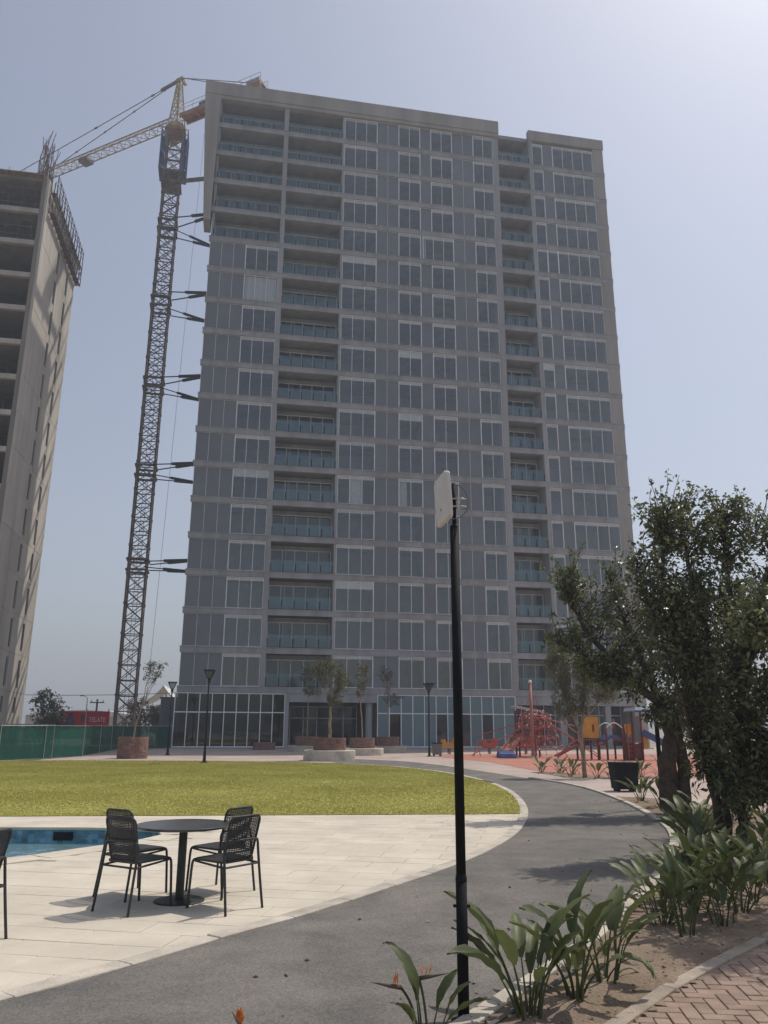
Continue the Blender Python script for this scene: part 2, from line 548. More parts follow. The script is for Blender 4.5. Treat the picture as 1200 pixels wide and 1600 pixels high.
def asphalt_material():
    m = mat('asphalt', (0.122, 0.116, 0.108), 0.92, 0.1, 1.6, 0.16, 160, 0.5, 140, spec=0.2, col2=(0.185, 0.172, 0.156))
    n, l = m.node_tree.nodes, m.node_tree.links
    hv = [x for x in n if x.type == 'HUE_SAT'][0]
    b = n['Principled BSDF']
    geo = [x for x in n if x.type == 'NEW_GEOMETRY'][0]
    # pale dust stains and darker patches with shapes of their own
    t = n.new('ShaderNodeTexNoise'); t.inputs['Scale'].default_value = 0.9; t.inputs['Detail'].default_value = 8
    t.inputs['Distortion'].default_value = 0.8
    l.new(geo.outputs['Position'], t.inputs['Vector'])
    mr = n.new('ShaderNodeMapRange'); mr.inputs['From Min'].default_value = 0.48; mr.inputs['From Max'].default_value = 0.72
    l.new(t.outputs['Fac'], mr.inputs['Value'])
    mx = n.new('ShaderNodeMix'); mx.data_type = 'RGBA'
    l.new(hv.outputs[0], mx.inputs['A']); mx.inputs['B'].default_value = (0.25, 0.225, 0.195, 1)
    ml = n.new('ShaderNodeMath'); ml.operation = 'MULTIPLY'; ml.inputs[1].default_value = 0.6
    l.new(mr.outputs[0], ml.inputs[0]); l.new(ml.outputs[0], mx.inputs['Factor'])
    v = n.new('ShaderNodeTexVoronoi'); v.inputs['Scale'].default_value = 75
    l.new(geo.outputs['Position'], v.inputs['Vector'])
    m2 = n.new('ShaderNodeMapRange'); m2.inputs['To Min'].default_value = 0.7; m2.inputs['To Max'].default_value = 1.32
    l.new(v.outputs['Color'], m2.inputs['Value'])
    h2 = n.new('ShaderNodeHueSaturation'); l.new(mx.outputs['Result'], h2.inputs['Color']); l.new(m2.outputs[0], h2.inputs['Value'])
    l.new(h2.outputs[0], b.inputs['Base Color'])
    bp = [x for x in n if x.type == 'BUMP'][0]
    bp.inputs['Distance'].default_value = 0.006


asphalt_material()
sheet('asphalt_path', asphalt_poly, 0.02, 'asphalt')

red_poly = catmull([(3.3, 49.2), (4.3, 46.0), (5.36, 42.4), (5.9, 37.5), (6.35, 33.8), (7.14, 31.2), (9, 30.4), (13, 30.2), (20, 31), (22, 40), (20, 54), (12, 56), (4.4, 53.5), (3.3, 49.2)], 4)[:-1]
sheet('playground_rubber', red_poly, 0.008, 'rubber_red')

bed_right = [(0.2, 3.5), (1.2, 5.1), (2.41, 6.5), (3.5, 7.6), (6.3, 10.6), (8.0, 14.5), (7.6, 18.5), (6.6, 20.6), (5.75, 21.6)]
bed_left = [p for p in path_right if p[1] <= 21.5]
bed_poly = bed_left + bed_right[::-1]


def build_bed():
    xs = np.arange(-2, 9, 0.09); ys = np.arange(1.5, 22.5, 0.09)
    rng = np.random.RandomState(3)
    idx = {}; verts = []; faces = []
    off = offset_line(bed_left, -0.05)
    poly = off + [(p[0] + 0.14, p[1] - 0.06) for p in bed_right[::-1]]
    for i, x in enumerate(xs):
        for j, y in enumerate(ys):
            if inside((x, y), poly):
                idx[(i, j)] = len(verts)
                z = 0.018 + 0.022 * (math.sin(x * 5.1 + y * 2.3) * math.sin(y * 4.2 - x) + 1) * 0.5 + rng.uniform(0, 0.018)
                verts.append((x, y, z))
    for (i, j) in idx:
        q = [(i, j), (i + 1, j), (i + 1, j + 1), (i, j + 1)]
        if all(k in idx for k in q):
            faces.append([idx[k] for k in q])
    me = raw_mesh('planting_bed', verts, faces, 'soil')
    for p in me.polygons: p.use_smooth = True
    return struct(put('planting_bed', me))


sheet('bed_base', bed_poly, 0.012, 'soil')
build_bed()


# ------------------------------------------------------------------ deck with pavers, pool
deck_poly = [p for p in path_left if p[1] < 17.3] + [(3.0, 17.25), (-16, 15.6), (-16, 2.6)]
deck = sheet('pool_deck', deck_poly, 0.0, 'paver_joint', [pool_poly])


def build_deck_pavers():
    rng = random.Random(5)
    a = R(-11)
    ca, sa = math.cos(a), math.sin(a)
    L, W, g = 0.80, 0.40, 0.0035
    me = MB().box(-L / 2 + g, L / 2 - g, -W / 2 + g, W / 2 - g, -0.02, 0.0).mesh('paver', 'paver_cream', bevel=0.004)
    cand = []
    for j in range(-60, 90):
        for i in range(-50, 50):
            u = i * L + (j % 2) * L / 2; v = j * W
            x = -4 + u * ca - v * sa; y = 10 + u * sa + v * ca
            if y < 4.2 or y > 17.4 or x < -10.5 or x < -0.62 * y - 1.2:
                continue
            cs = [(x + du * ca - dv * sa, y + du * sa + dv * ca) for du in (-L / 2, 0, L / 2) for dv in (-W / 2, W / 2)]
            if not any(inside(c, deck_poly) for c in cs): continue
            if any(inside(c, pool_poly) for c in cs): continue
            cand.append((x * x + y * y, x, y))
    cand.sort()
    for k, (d, x, y) in enumerate(cand[:300]):
        o = put('paver', me, deck, (x, y, 0.013 + rng.uniform(-0.0015, 0.0015)), a)
        o.rotation_euler = (rng.uniform(-0.002, 0.002), rng.uniform(-0.002, 0.002), a)
    if len(cand) > 300:
        mb = MB()
        for d, x, y in cand[300:]:
            h = [(du * (L / 2 - g), dv * (W / 2 - g)) for du, dv in ((-1, -1), (1, -1), (1, 1), (-1, 1))]
            q = [(x + p * ca - r_ * sa, y + p * sa + r_ * ca) for p, r_ in h]
            z = 0.013 + rng.uniform(-0.0015, 0.0015)
            mb.hexa([(p[0], p[1], -0.005) for p in q], [(p[0], p[1], z) for p in q])
        tag(mb.build('far_pavers', 'paver_cream', deck), kind='stuff')


build_deck_pavers()


def build_pool():
    t = struct(put('swimming_pool', None)) if False else None
    pool = thing('swimming_pool', 'swimming pool with blue mosaic waterline set into the cream deck', 'pool', (-8, 12, 0))
    inv = (-8, 12)
    pts = [(p[0] - inv[0], p[1] - inv[1]) for p in pool_poly]
    n = len(pts)
    cen = np.mean(np.array(pts), axis=0)
    # coping ring, laid as separate stones along the rim
    closed = pts + [pts[0]]
    st = resample(closed, 0.62)
    for i in range(len(st) - 1):
        a, b = st[i], st[i + 1]
        d = (b - a) / np.linalg.norm(b - a); nrm = np.array([d[1], -d[0]])   # outward for counter-clockwise outline
        if inside(((a + b) / 2 + nrm * 0.1), pts): nrm = -nrm
        gap = d * 0.004
        q = [a + gap - nrm * 0.03, b - gap - nrm * 0.03, b - gap + nrm * 0.40, a + gap + nrm * 0.40]
        MB().hexa([(p[0], p[1], -0.02) for p in q], [(p[0], p[1], 0.020) for p in q]).build('coping_stone', 'paver_cream', pool, bevel=0.003)
    # wall below the tile band, floor
    wall = MB()
    for i in range(n):
        a, b = pts[i], pts[(i + 1) % n]
        wall.add([(a[0], a[1], -1.2), (b[0], b[1], -1.2), (b[0], b[1], -0.02), (a[0], a[1], -0.02)], [(0, 1, 2, 3)])
    wall.build('basin_wall', 'pool_floor', pool)
    tris = tessellate_polygon([[Vector((p[0], p[1], 0)) for p in pts]])
    MB().add([(p[0], p[1], -1.2) for p in pts], [tuple(t_) for t_ in tris]).build('basin_floor', 'pool_floor', pool)
    w = MB().add([(p[0], p[1], -0.24) for p in pts], [tuple(t_) for t_ in tris]).build('water', 'pool_water', pool)
    # mosaic tiles on the far wall and round tip, three rows
    rng = random.Random(9)
    me = MB().box(-0.048, 0.048, -0.006, 0.006, -0.033, 0.033).mesh('mosaic_tile', 'pool_tile')
    seg = resample(closed, 0.10)
    cnt = 0
    for i in range(len(seg) - 1):
        a, b = seg[i], seg[i + 1]
        m_ = (a + b) / 2; wx, wy = m_[0] + inv[0], m_[1] + inv[1]
        if wy < 13.2 or wx < -7.3: continue
        d = (b - a) / np.linalg.norm(b - a)
        for r_ in range(3):
            o = put('mosaic_tile', me, pool, (m_[0], m_[1], -0.065 - 0.07 * r_), math.atan2(d[1], d[0])); cnt += 1
    # skimmer opening
    MB().box(-0.16, 0.16, -0.02, 0.02, -0.19, -0.06).build('skimmer', 'black_metal', pool, (-5.45 - inv[0], 14.47 - inv[1], 0))


build_pool()


# ------------------------------------------------------------------ kerbs
def kerb(name, pts, width, z0, z1, step, m='kerb_concrete', side=1, seed=1):
    root = bpy.data.objects.new(name, None); COL.objects.link(root); struct(root)
    rng = random.Random(seed)
    st = resample(pts, step)
    for i in range(len(st) - 1):
        a, b = st[i], st[i + 1]
        d = (b - a) / np.linalg.norm(b - a); nr = np.array([-d[1], d[0]]) * side
        g = d * 0.006
        c = (a + b) / 2
        dz = rng.uniform(-0.003, 0.003)
        q = [a + g, b - g, b - g + nr * width, a + g + nr * width]
        if side < 0: q = q[::-1]
        MB().hexa([(p[0] - c[0], p[1] - c[1], z0) for p in q], [(p[0] - c[0], p[1] - c[1], z1 + dz) for p in q]).build(
            'kerb_stone', m, root, (c[0], c[1], 0), bevel=0.006)
    return root


kerb('deck_kerb', [p for p in path_left if p[0] > -3.6 and p[1] < 27], 0.17, -0.02, 0.032, 0.9, side=1, seed=2)
kerb('lawn_kerb', [p for p in path_left if p[1] >= 26.9], 0.20, -0.02, 0.036, 1.2, side=1, seed=3)
kerb('bed_kerb', [p for p in path_right if p[0] > -1.0 and p[1] < 30], 0.13, -0.02, 0.06, 0.9, side=-1, seed=4)
kerb('walkway_kerb', [(0.7, 4.4), (1.34, 5.27), (1.95, 6.02), (2.43, 6.53), (3.42, 7.55), (6.2, 10.6)], 0.10, -0.02, 0.05, 0.95, m='kerb_dusty', side=-1, seed=6)


def build_walkway():
    poly = [(0.9, 4.45), (1.47, 5.2), (2.06, 5.95), (2.53, 6.44), (3.5, 7.45), (6.25, 10.5), (10, 9.5), (9, 4.0), (3, 3.2)]
    w = sheet('brick_walkway', poly, 0.004, 'mortar')
    rng = random.Random(8)
    L, W, g = 0.20, 0.10, 0.0035
    me = MB().box(-L / 2 + g, L / 2 - g, -W / 2 + g, W / 2 - g, -0.03, 0.0).mesh('brick', 'brick_pink', bevel=0.004)
    a0 = R(-6)
    ca, sa = math.cos(a0), math.sin(a0)
    cand = []
    for j in range(-60, 60):
        for i in range(-60, 60):
            for k in (0, 1):
                # herringbone: horizontal brick at (i,j), vertical brick beside it
                if (i - j) % 4 != 0: continue
                if k == 0:
                    u, v, r_ = i * W + L / 2, j * W + W / 2, 0
                else:
                    u, v, r_ = i * W + L + W / 2, j * W, PI / 2
                x = 3.2 + u * ca - v * sa; y = 6.0 + u * sa + v * ca
                cs = [(x + dx, y + dy) for dx in (-0.09, 0.09) for dy in (-0.09, 0.09)]
                if not any(inside(c, poly) for c in cs) or y < 4.7 or y > 9.5 or x > 0.62 * y + 0.4: continue
                cand.append((x * x + y * y, x, y, r_))
    cand.sort()
    for d, x, y, r_ in cand[:300]:
        o = put('brick', me, w, (x, y, 0.03 + rng.uniform(-0.003, 0.002)))
        o.rotation_euler = (rng.uniform(-0.012, 0.012), rng.uniform(-0.012, 0.012), a0 + r_ + rng.uniform(-0.01, 0.01))
    if len(cand) > 300:
        mb = MB()
        for d, x, y, r_ in cand[300:]:
            c, s = math.cos(a0 + r_), math.sin(a0 + r_)
            q = [(x + p * c - t * s, y + p * s + t * c) for p, t in ((-L / 2 + g, -W / 2 + g), (L / 2 - g, -W / 2 + g), (L / 2 - g, W / 2 - g), (-L / 2 + g, W / 2 - g))]
            z = 0.03 + rng.uniform(-0.003, 0.002)
            mb.hexa([(p[0], p[1], 0) for p in q], [(p[0], p[1], z) for p in q])
        tag(mb.build('far_bricks', 'brick_pink', w), kind='stuff')


build_walkway()


# ------------------------------------------------------------------ lawn grass
def build_grass():
    rng = np.random.RandomState(11)
    N = 230000
    x = rng.uniform(-19, 3.5, N * 3); t = rng.uniform(0, 1, N * 3)
    y = 15.2 + 26 * t ** 1.35
    keep = np_inside(x, y, lawn_poly) & (x > -0.56 * y - 1.0)
    x, y = x[keep][:N], y[keep][:N]; N = len(x)
    patch = np.sin(x * 0.7 + y * 0.35) * np.sin(y * 0.9 - x * 0.25) + rng.normal(0, 0.4, N)
    h = rng.uniform(0.010, 0.024, N) * (1 + 0.25 * patch) * (0.8 + y / 50)
    w = 0.006 + y * 0.0006
    a = rng.uniform(0, 2 * PI, N); b = rng.uniform(0, 2 * PI, N); ln = rng.uniform(0.6, 2.2, N) * h
    v = np.zeros((N, 3, 3))
    v[:, 0] = np.stack([x - np.cos(a) * w, y - np.sin(a) * w, np.full(N, 0.02)], 1)
    v[:, 1] = np.stack([x + np.cos(a) * w, y + np.sin(a) * w, np.full(N, 0.02)], 1)
    v[:, 2] = np.stack([x + np.cos(b) * ln, y + np.sin(b) * ln, 0.02 + h], 1)
    f = np.arange(N * 3).reshape(N, 3)
    o = put('lawn_grass', raw_mesh('lawn_grass', v.reshape(-1, 3), f, 'grass'))
    tag(o, 'mown yellow green grass of the round lawn beyond the pool', 'grass', kind='stuff')


build_grass()

# ------------------------------------------------------------------ apartment tower
PSI = R(10.33)
E1 = np.array([math.cos(PSI), math.sin(PSI)]); E2 = np.array([-math.sin(PSI), math.cos(PSI)])
TX, TY = -16.267, 64.232
FH = 3.15
Z0 = 4.807
SLAB = 0.50
NF = 18
tower = thing('apartment_tower', 'tall grey apartment tower with glazed bays, balconies and concrete top frame', 'building', (TX, TY, 0), PSI)
_cache = {}


def cm(key, fn):
    if key not in _cache:
        _cache[key] = fn()
    return _cache[key]


WH = FH - SLAB - 0.02


def frame_mesh(n, w, h, t=0.05, name='window', m='white_frame', d0=-0.03, d1=0.07, mt=0.04):
    def mk():
        mb = MB()
        W = n * w
        mb.box(0, W, d0, d1, 0, t); mb.box(0, W, d0, d1, h - t, h)
        mb.box(0, t, d0, d1, t, h - t); mb.box(W - t, W, d0, d1, t, h - t)
        for i in range(1, n):
            mb.box(i * w - mt / 2, i * w + mt / 2, d0, d1, t, h - t)
        return mb.mesh(name, m)
    return cm((name, n, round(w, 3), round(h, 3), t, m), mk)


def box_mesh(name, m, *b):
    return cm((name, m) + tuple(round(q, 4) for q in b), lambda: MB().box(*b).mesh(name, m))


trng = random.Random(21)


def window(u0, u1, n, z, blind=True, v=0.06, curtain=None):
    w = (u1 - u0) / n
    o = put('window', frame_mesh(n, w, WH), tower, (u0, v, z))
    for i in range(n):
        put('window_pane', box_mesh('window_pane', 'window_glass', 0.02, w - 0.02, 0.012, 0.026, 0.04, WH - 0.04), o, (i * w, 0, 0))
    if blind:
        drop = trng.choice([0.26, 0.30, 0.30, 0.30, 0.34]) if trng.random() > 0.05 else 0.7
        put('roller_blind', box_mesh('roller_blind', 'blind_fabric', 0.03, u1 - u0 - 0.03, 0.040, 0.055, WH - drop, WH - 0.01), o)
    if curtain:
        a, b = curtain
        mb = MB(); k = 26
        pts = [(a + (b - a) * i / k, 0.17 + 0.035 * math.sin(i * 1.9)) for i in range(k + 1)]
        for p, q in zip(pts[:-1], pts[1:]):
            mb.add([(p[0], p[1], 0.05), (q[0], q[1], 0.05), (q[0], q[1], WH - 0.05), (p[0], p[1], WH - 0.05)], [(0, 1, 2, 3)])
        mb.build('curtain', 'curtain', o)
    return o


def panels(u0, u1, n, z):
    w = (u1 - u0) / n
    fr = put('panel_frame', frame_mesh(n, w, WH, 0.028, 'panel_frame', 'white_frame', 0.0, 0.06, 0.026), tower, (u0, 0.055, z))
    for i in range(n):
        put('panel', box_mesh('panel', 'grey_panel', 0.012, w - 0.012, 0.02, 0.05, 0.02, WH - 0.02), fr, (i * w, 0, 0))


def balcony(u0, u1, n, nd, z, depth=1.8):
    w = (u1 - u0) / n

    def rail():
        mb = MB()
        mb.box(0, u1 - u0, -0.05, 0.05, 0.0, 0.05)
        for i in range(n + 1):
            x = min(max(i * w, 0.02), u1 - u0 - 0.02)
            mb.box(x - 0.04, x + 0.04, -0.05, -0.008, 0.05, 0.75)
        return mb.mesh('balcony_rail', 'black_metal')
    r_ = put('balcony_rail', cm(('rail', n, round(w, 3)), rail), tower, (u0, 0.03, z))
    for i in range(n):
        put('rail_panel', box_mesh('rail_panel', 'rail_glass', 0.012, w - 0.012, -0.006, 0.008, 0.05, 1.06), r_, (i * w, 0, 0))
    wd = (u1 - u0 - 0.04) / nd
    dh = 2.32
    d = put('balcony_door', frame_mesh(nd, wd, dh, 0.07, 'balcony_door', 'white_frame', -0.03, 0.06, 0.055), tower, (u0 + 0.02, depth, z))
    for i in range(nd):
        put('door_pane', box_mesh('door_pane', 'door_glass', 0.03, wd - 0.03, 0.005, 0.02, 0.06, dh - 0.06), d, (i * wd, 0, 0))
    put('lintel', box_mesh('lintel', 'concrete', 0.0, u1 - u0, -0.04, 0.12, dh, WH + 0.04), tower, (u0, depth, z))
    # white partition end seen behind the second pane
    put('partition', box_mesh('partition', 'interior_paint', 0, 0.14, 0.25, 2.7, 0.0, WH + 0.02), tower, (u0 + wd * 1.25, depth, z))


def build_tower():
    ends = (0.0, 40.06)
    # slabs with edge beam and thin lip
    for k in range(NF):
        z = Z0 + FH * k
        mb = MB()
        mb.box(-0.10, 40.10, -0.05, 0.30, -SLAB, -0.07)
        mb.box(-0.13, 40.12, -0.09, 0.30, -0.07, 0.0)
        mb.box(-0.04, 40.04, 0.30, 12.7, -0.24, 0.0)
        mb.build('floor_slab', 'concrete', tower, (0, 0, z))
        h = FH - SLAB
        # interior walls of this storey
        im = MB()
        im.box(0.3, 39.8, 4.6, 4.75, 0, FH - 0.25)
        for u in (6.56, 12.26, 16.75, 20.62, 24.55, 28.1, 31.9):
            im.box(u - 0.07, u + 0.07, 0.45 if u not in (6.56, 12.26, 28.1, 31.9) else 1.95, 4.6, 0, FH - 0.25)
        im.build('interior_wall', 'interior_paint', tower, (0, 0, z + 0.002))
        zz = z + 0.004
        if k >= 13:
            balcony(0.22, 6.35, 6, 5, zz)
        else:
            panels(0.0, 3.3, 3, zz)
            window(3.3, 6.35, 3, zz, blind=(k != 11), curtain=(0.1, 2.95) if k == 11 else None)
        balcony(6.80, 12.15, 5, 5, zz)
        cur = None
        if k == 5: cur = (1.05, 2.2)
        window(12.37, 15.67, 3, zz, curtain=cur)
        panels(15.67, 17.88, 2, zz)
        window(17.88, 20.08, 2, zz, curtain=(0.1, 0.75) if k == 5 else None)
        if k == 13:
            window(20.30, 23.42, 3, zz)
            panels(20.08, 20.30, 1, zz)
        else:
            panels(20.08, 21.2, 1, zz)
            window(21.2, 23.42, 2, zz)
        panels(23.42, 25.68, 2, zz)
        window(25.68, 27.80, 2, zz)
        balcony(28.40, 31.70, 3, 3, zz)
        window(32.12, 33.24, 1, zz)
        if k == 13:
            window(33.24, 34.36, 1, zz)
        else:
            panels(33.24, 34.36, 1, zz)
        window(34.36, 38.86, 4, zz)
    top = Z0 + FH * NF            # underside level of the roof frame + slab
    for (a, b) in ((6.36, 6.79), (12.16, 12.36), (27.81, 28.38), (31.72, 32.11)):
        mb = MB()
        mb.box(a, b, -0.035, 1.9, Z0 - SLAB + 0.01, 61.35)
        mb.build('column', 'concrete', tower)
    MB().box(38.87, 40.06, -0.03, 12.7, 0.0, 61.30).build('corner_wall', 'concrete_frame', tower)
    MB().box(0.02, 0.24, 0.14, 12.7, 0.0, 61.35).build('side_wall', 'concrete', tower)
    MB().box(0.0, 40.0, 12.72, 13.0, 0.0, 61.4).build('back_wall', 'concrete', tower)
    MB().box(-0.03, 40.0, 0.4, 12.7, 61.36, 61.66).build('roof_slab', 'concrete', tower)
    # top frame, main part
    MB().box(-1.45, 28.40, -0.30, 0.40, 61.42, 62.86).build('roof_beam', 'concrete_frame', tower)
    MB().box(-1.40, 28.40, -0.22, 0.38, 61.02, 61.41).build('roof_beam', 'concrete_frame', tower)
    MB().hexa([(-0.76, -0.26, 47.3), (-0.14, -0.26, 47.3), (-0.14, 1.9, 47.3), (-0.76, 1.9, 47.3)],
              [(-1.45, -0.26, 61.40), (0.10, -0.26, 61.40), (0.10, 1.9, 61.40), (-1.45, 1.9, 61.40)]).build('frame_fin', 'concrete_frame', tower)
    MB().box(28.41, 31.71, 0.3, 0.6, 61.3, 61.72).build('roof_beam', 'concrete', tower)
    MB().box(31.72, 40.12, -0.12, 0.40, 61.32, 62.5).build('roof_beam', 'concrete_frame', tower)
    MB().box(-1.4, -1.1, 0.41, 12.7, 61.7, 62.4).build('parapet', 'concrete_frame', tower)
    MB().box(39.8, 40.1, 0.41, 12.7, 61.7, 62.4).build('parapet', 'concrete_frame', tower)
    # ground floor
    MB().box(-0.3, 40.2, -0.45, 12.7, 0.0, 0.10).build('plinth', 'concrete', tower)

    def glazing(u0, u1, n, v, film, dark=(), zt=4.28, zm=2.78, zb=0.1):
        w = (u1 - u0) / n
        mb = MB(); t = 0.035
        for i in range(n + 1):
            mb.box(u0 + i * w - t, u0 + i * w + t, -0.03, 0.08, zb, zt)
        for zq in (zb + 0.04, zm, zt - 0.03):
            for i in range(n):
                mb.box(u0 + i * w + t, u0 + (i + 1) * w - t, -0.025, 0.07, zq - 0.04, zq + 0.04)
        fr = mb.build('shopfront', 'white_frame', tower, (0, v, 0))
        for i in range(n):
            for (a, b, r_) in ((zb + 0.08, zm - 0.04, 0), (zm + 0.04, zt - 0.07, 1)):
                mm = film if not (r_ == 0 and i in dark) else 'shop_glass'
                put('shopfront_pane', box_mesh('shopfront_pane', mm, t, w - t, 0.0, 0.014, a, b), fr, (u0 + i * w, 0.012, 0))
    glazing(-0.18, 8.46, 9, 0.02, 'shop_glass')
    glazing(16.08, 27.98, 12, 0.02, 'blue_film', dark=(1, 5, 7, 9))
    glazing(28.4, 39.9, 11, 2.6, 'shop_glass')
    MB().box(8.48, 8.80, -0.02, 1.2, 0.1, 4.30).build('column', 'concrete', tower)
    MB().box(8.81, 16.02, 0.0, 0.5, 3.62, 4.30).build('entrance_beam', 'concrete', tower)
    MB().box(28.0, 40.0, 0.02, 0.5, 3.55, 4.30).build('entrance_beam', 'concrete', tower)
    MB().lathe([(0.30, 0.1), (0.30, 3.61)], 20, (15.45, 0.55, 0)).build('round_column', 'concrete', tower, smooth=False)
    MB().box(32.0, 32.5, 0.05, 0.55, 0.1, 3.54).build('column', 'concrete', tower)
    MB().box(36.2, 36.7, 0.05, 0.55, 0.1, 3.54).build('column', 'concrete', tower)
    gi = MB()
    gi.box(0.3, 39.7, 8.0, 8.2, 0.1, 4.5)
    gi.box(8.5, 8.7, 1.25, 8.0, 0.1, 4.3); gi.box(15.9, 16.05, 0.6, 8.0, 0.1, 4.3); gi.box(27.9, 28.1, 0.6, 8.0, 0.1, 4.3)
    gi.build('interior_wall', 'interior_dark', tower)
    # entrance: inner glazed lobby doors and desk
    glazing(9.2, 15.0, 5, 4.5, 'shop_glass', zt=3.4, zm=2.4)
    MB().box(9.6, 11.2, 6.0, 6.7, 0.1, 1.2).build('reception_desk', 'interior_paint', tower)


build_tower()


# ------------------------------------------------------------------ unfinished building on the left
def build_unfinished():
    b = thing('unfinished_building', 'unfinished raw concrete tower block with open floors and narrow slit windows', 'building', (-30.02, 60.0, 0), PSI)
    top = 48.5
    nf = 15
    D = 12.8
    for j in range(nf + 1):
        z = top - FH * j
        if z < 0.5: break
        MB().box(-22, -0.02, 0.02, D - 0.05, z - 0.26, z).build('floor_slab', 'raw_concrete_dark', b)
        if j > 0:
            MB().box(-22, -0.36, -0.06, 0.3, z - 0.42, z + 0.02).build('slab_edge', 'raw_concrete', b)
    # corner pier and interior columns
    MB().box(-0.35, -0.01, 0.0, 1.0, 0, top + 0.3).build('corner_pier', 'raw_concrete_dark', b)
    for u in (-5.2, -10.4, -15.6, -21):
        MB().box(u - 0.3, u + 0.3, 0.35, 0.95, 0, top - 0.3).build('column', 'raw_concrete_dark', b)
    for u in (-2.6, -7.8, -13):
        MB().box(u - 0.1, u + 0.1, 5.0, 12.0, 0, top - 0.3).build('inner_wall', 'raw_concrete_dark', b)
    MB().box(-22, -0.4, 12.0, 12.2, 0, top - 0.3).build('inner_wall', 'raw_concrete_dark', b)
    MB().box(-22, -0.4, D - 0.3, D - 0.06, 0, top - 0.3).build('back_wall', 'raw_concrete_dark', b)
    # side face: precast panels between two columns of slit windows
    spans = [(0.0, 2.7), (2.72, 5.45), (6.2, 9.35), (10.1, D)]
    for j in range(nf + 1):
        z1 = top - FH * j
        z0 = z1 - FH + 0.02
        if z1 < 0.5: break
        z0 = max(z0, 0)
        for (a, c) in spans:
            box = box_mesh('wall_panel', 'raw_concrete', 0.0, 0.22, 0.0, c - a, 0.0, z1 - z0)
            o = put('wall_panel', box, b, (0.0 + (0.012 if j % 2 else 0.0), a, z0))
        for (a, c) in ((5.46, 6.19), (9.36, 10.09)):
            # slit window: spandrel below and above, dark pane set back
            w = MB()
            w.box(0.02, 0.20, 0, c - a, 0, 0.36); w.box(0.02, 0.20, 0, c - a, 2.72, z1 - z0)
            s = w.build('slit_window', 'raw_concrete', b, (0, a, z0))
            put('pane', box_mesh('slit_pane', 'shop_glass', 0.10, 0.115, 0.0, c - a, 0.42, 2.72), s)
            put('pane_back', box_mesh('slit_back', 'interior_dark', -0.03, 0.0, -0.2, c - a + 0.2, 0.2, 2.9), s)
    # propped formwork in the top two storeys
    rng = random.Random(4)
    for lv in range(2):
        z1 = top - 0.26 - FH * lv
        z0 = top - FH * (lv + 1)
        for i in range(14):
            u = -0.9 - i * 1.1
            for v in (0.5, 2.2):
                MB().tube([(u, v, z0), (u + rng.uniform(-0.06, 0.06), v, z1)], 0.035, 6).build('prop', 'cage_blue' if i % 3 else 'dark_steel', b)
        for q in (0.8, 1.6, 2.3):
            MB().bar((-16, 0.45, z0 + q), (-0.6, 0.45, z0 + q), 0.05).build('ledger', 'dark_steel', b)
        MB().box(-16, -0.5, 3.0, 3.1, z0, z1).build('formwork_sheet', 'interior_dark', b)
    MB().box(-17, -0.2, -0.5, 0.2, top + 0.02, top + 0.14).build('formwork_edge', 'timber', b)
    for i in range(12):
        u = -0.5 - i * 1.3
        MB().tube([(u, -0.45, top + 0.1), (u, -0.45, top + 0.5)], 0.02, 5).build('edge_post', 'dark_steel', b)
    # starter bars at the corner and along the top of the side face
    for i in range(34):
        u = -0.2 - rng.uniform(0, 0.9); v = rng.uniform(0.1, 2.6); h = rng.uniform(2.2, 5.2)
        p = [(u, v, top - 0.4), (u + rng.uniform(-.15, .15), v, top + h * 0.5), (u + rng.uniform(-.5, .5), v + rng.uniform(-.4, .4), top + h)]
        MB().tube(p, 0.03, 4).build('rebar', 'rebar_rust', b)
    for i in range(16):
        v = 2.6 + i * 0.62; h = rng.uniform(0.7, 2.0)
        p = [(-0.1, v, top - 0.3), (rng.uniform(-.1, .2), v + rng.uniform(-.2, .2), top + h)]
        MB().tube(p, 0.02, 4).build('rebar', 'rebar_rust', b)
    # hanging work platform along the top of the side face
    s = thing('hanging_scaffold', 'dark hanging work platform along the top edge of the unfinished block', 'scaffold', (-30.02, 60.0, 0), PSI)
    n = 12
    for i in range(n + 1):
        v = 0.5 + i * (D - 0.6) / n
        f = MB()
        for x in (0.30, 0.80):
            f.bar((x, v, top - 3.1), (x, v, top + 0.8), 0.07)
        f.bar((0.30, v, top - 3.0), (0.80, v, top - 3.0), 0.08)
        f.bar((0.30, v, top - 1.1), (0.80, v, top - 1.1), 0.08)
        f.bar((0.30, v, top - 3.0), (0.80, v, top - 1.1), 0.05)
        f.build('scaffold_frame', 'dark_steel', s)
        if i < n:
            w = (D - 0.6) / n
            for zq in (-2.98, -1.05):
                for k in range(3):
                    x = 0.40 + 0.15 * k
                    MB().box(x - 0.07, x + 0.07, v + 0.02, v + w - 0.02, top + zq + 0.05, top + zq + 0.10).build('plank', 'rebar_rust', s)
            for zq in (-2.0, -2.5, -0.1, 0.4, 0.75):
                MB().bar((0.82, v, top + zq), (0.82, v + w, top + zq), 0.045).build('guard_rail', 'dark_steel', s)
            MB().bar((0.85, v, top - 3.0), (0.85, v + w, top - 1.0 if i % 2 else top + 0.7), 0.04).build('brace', 'dark_steel', s)


build_unfinished()


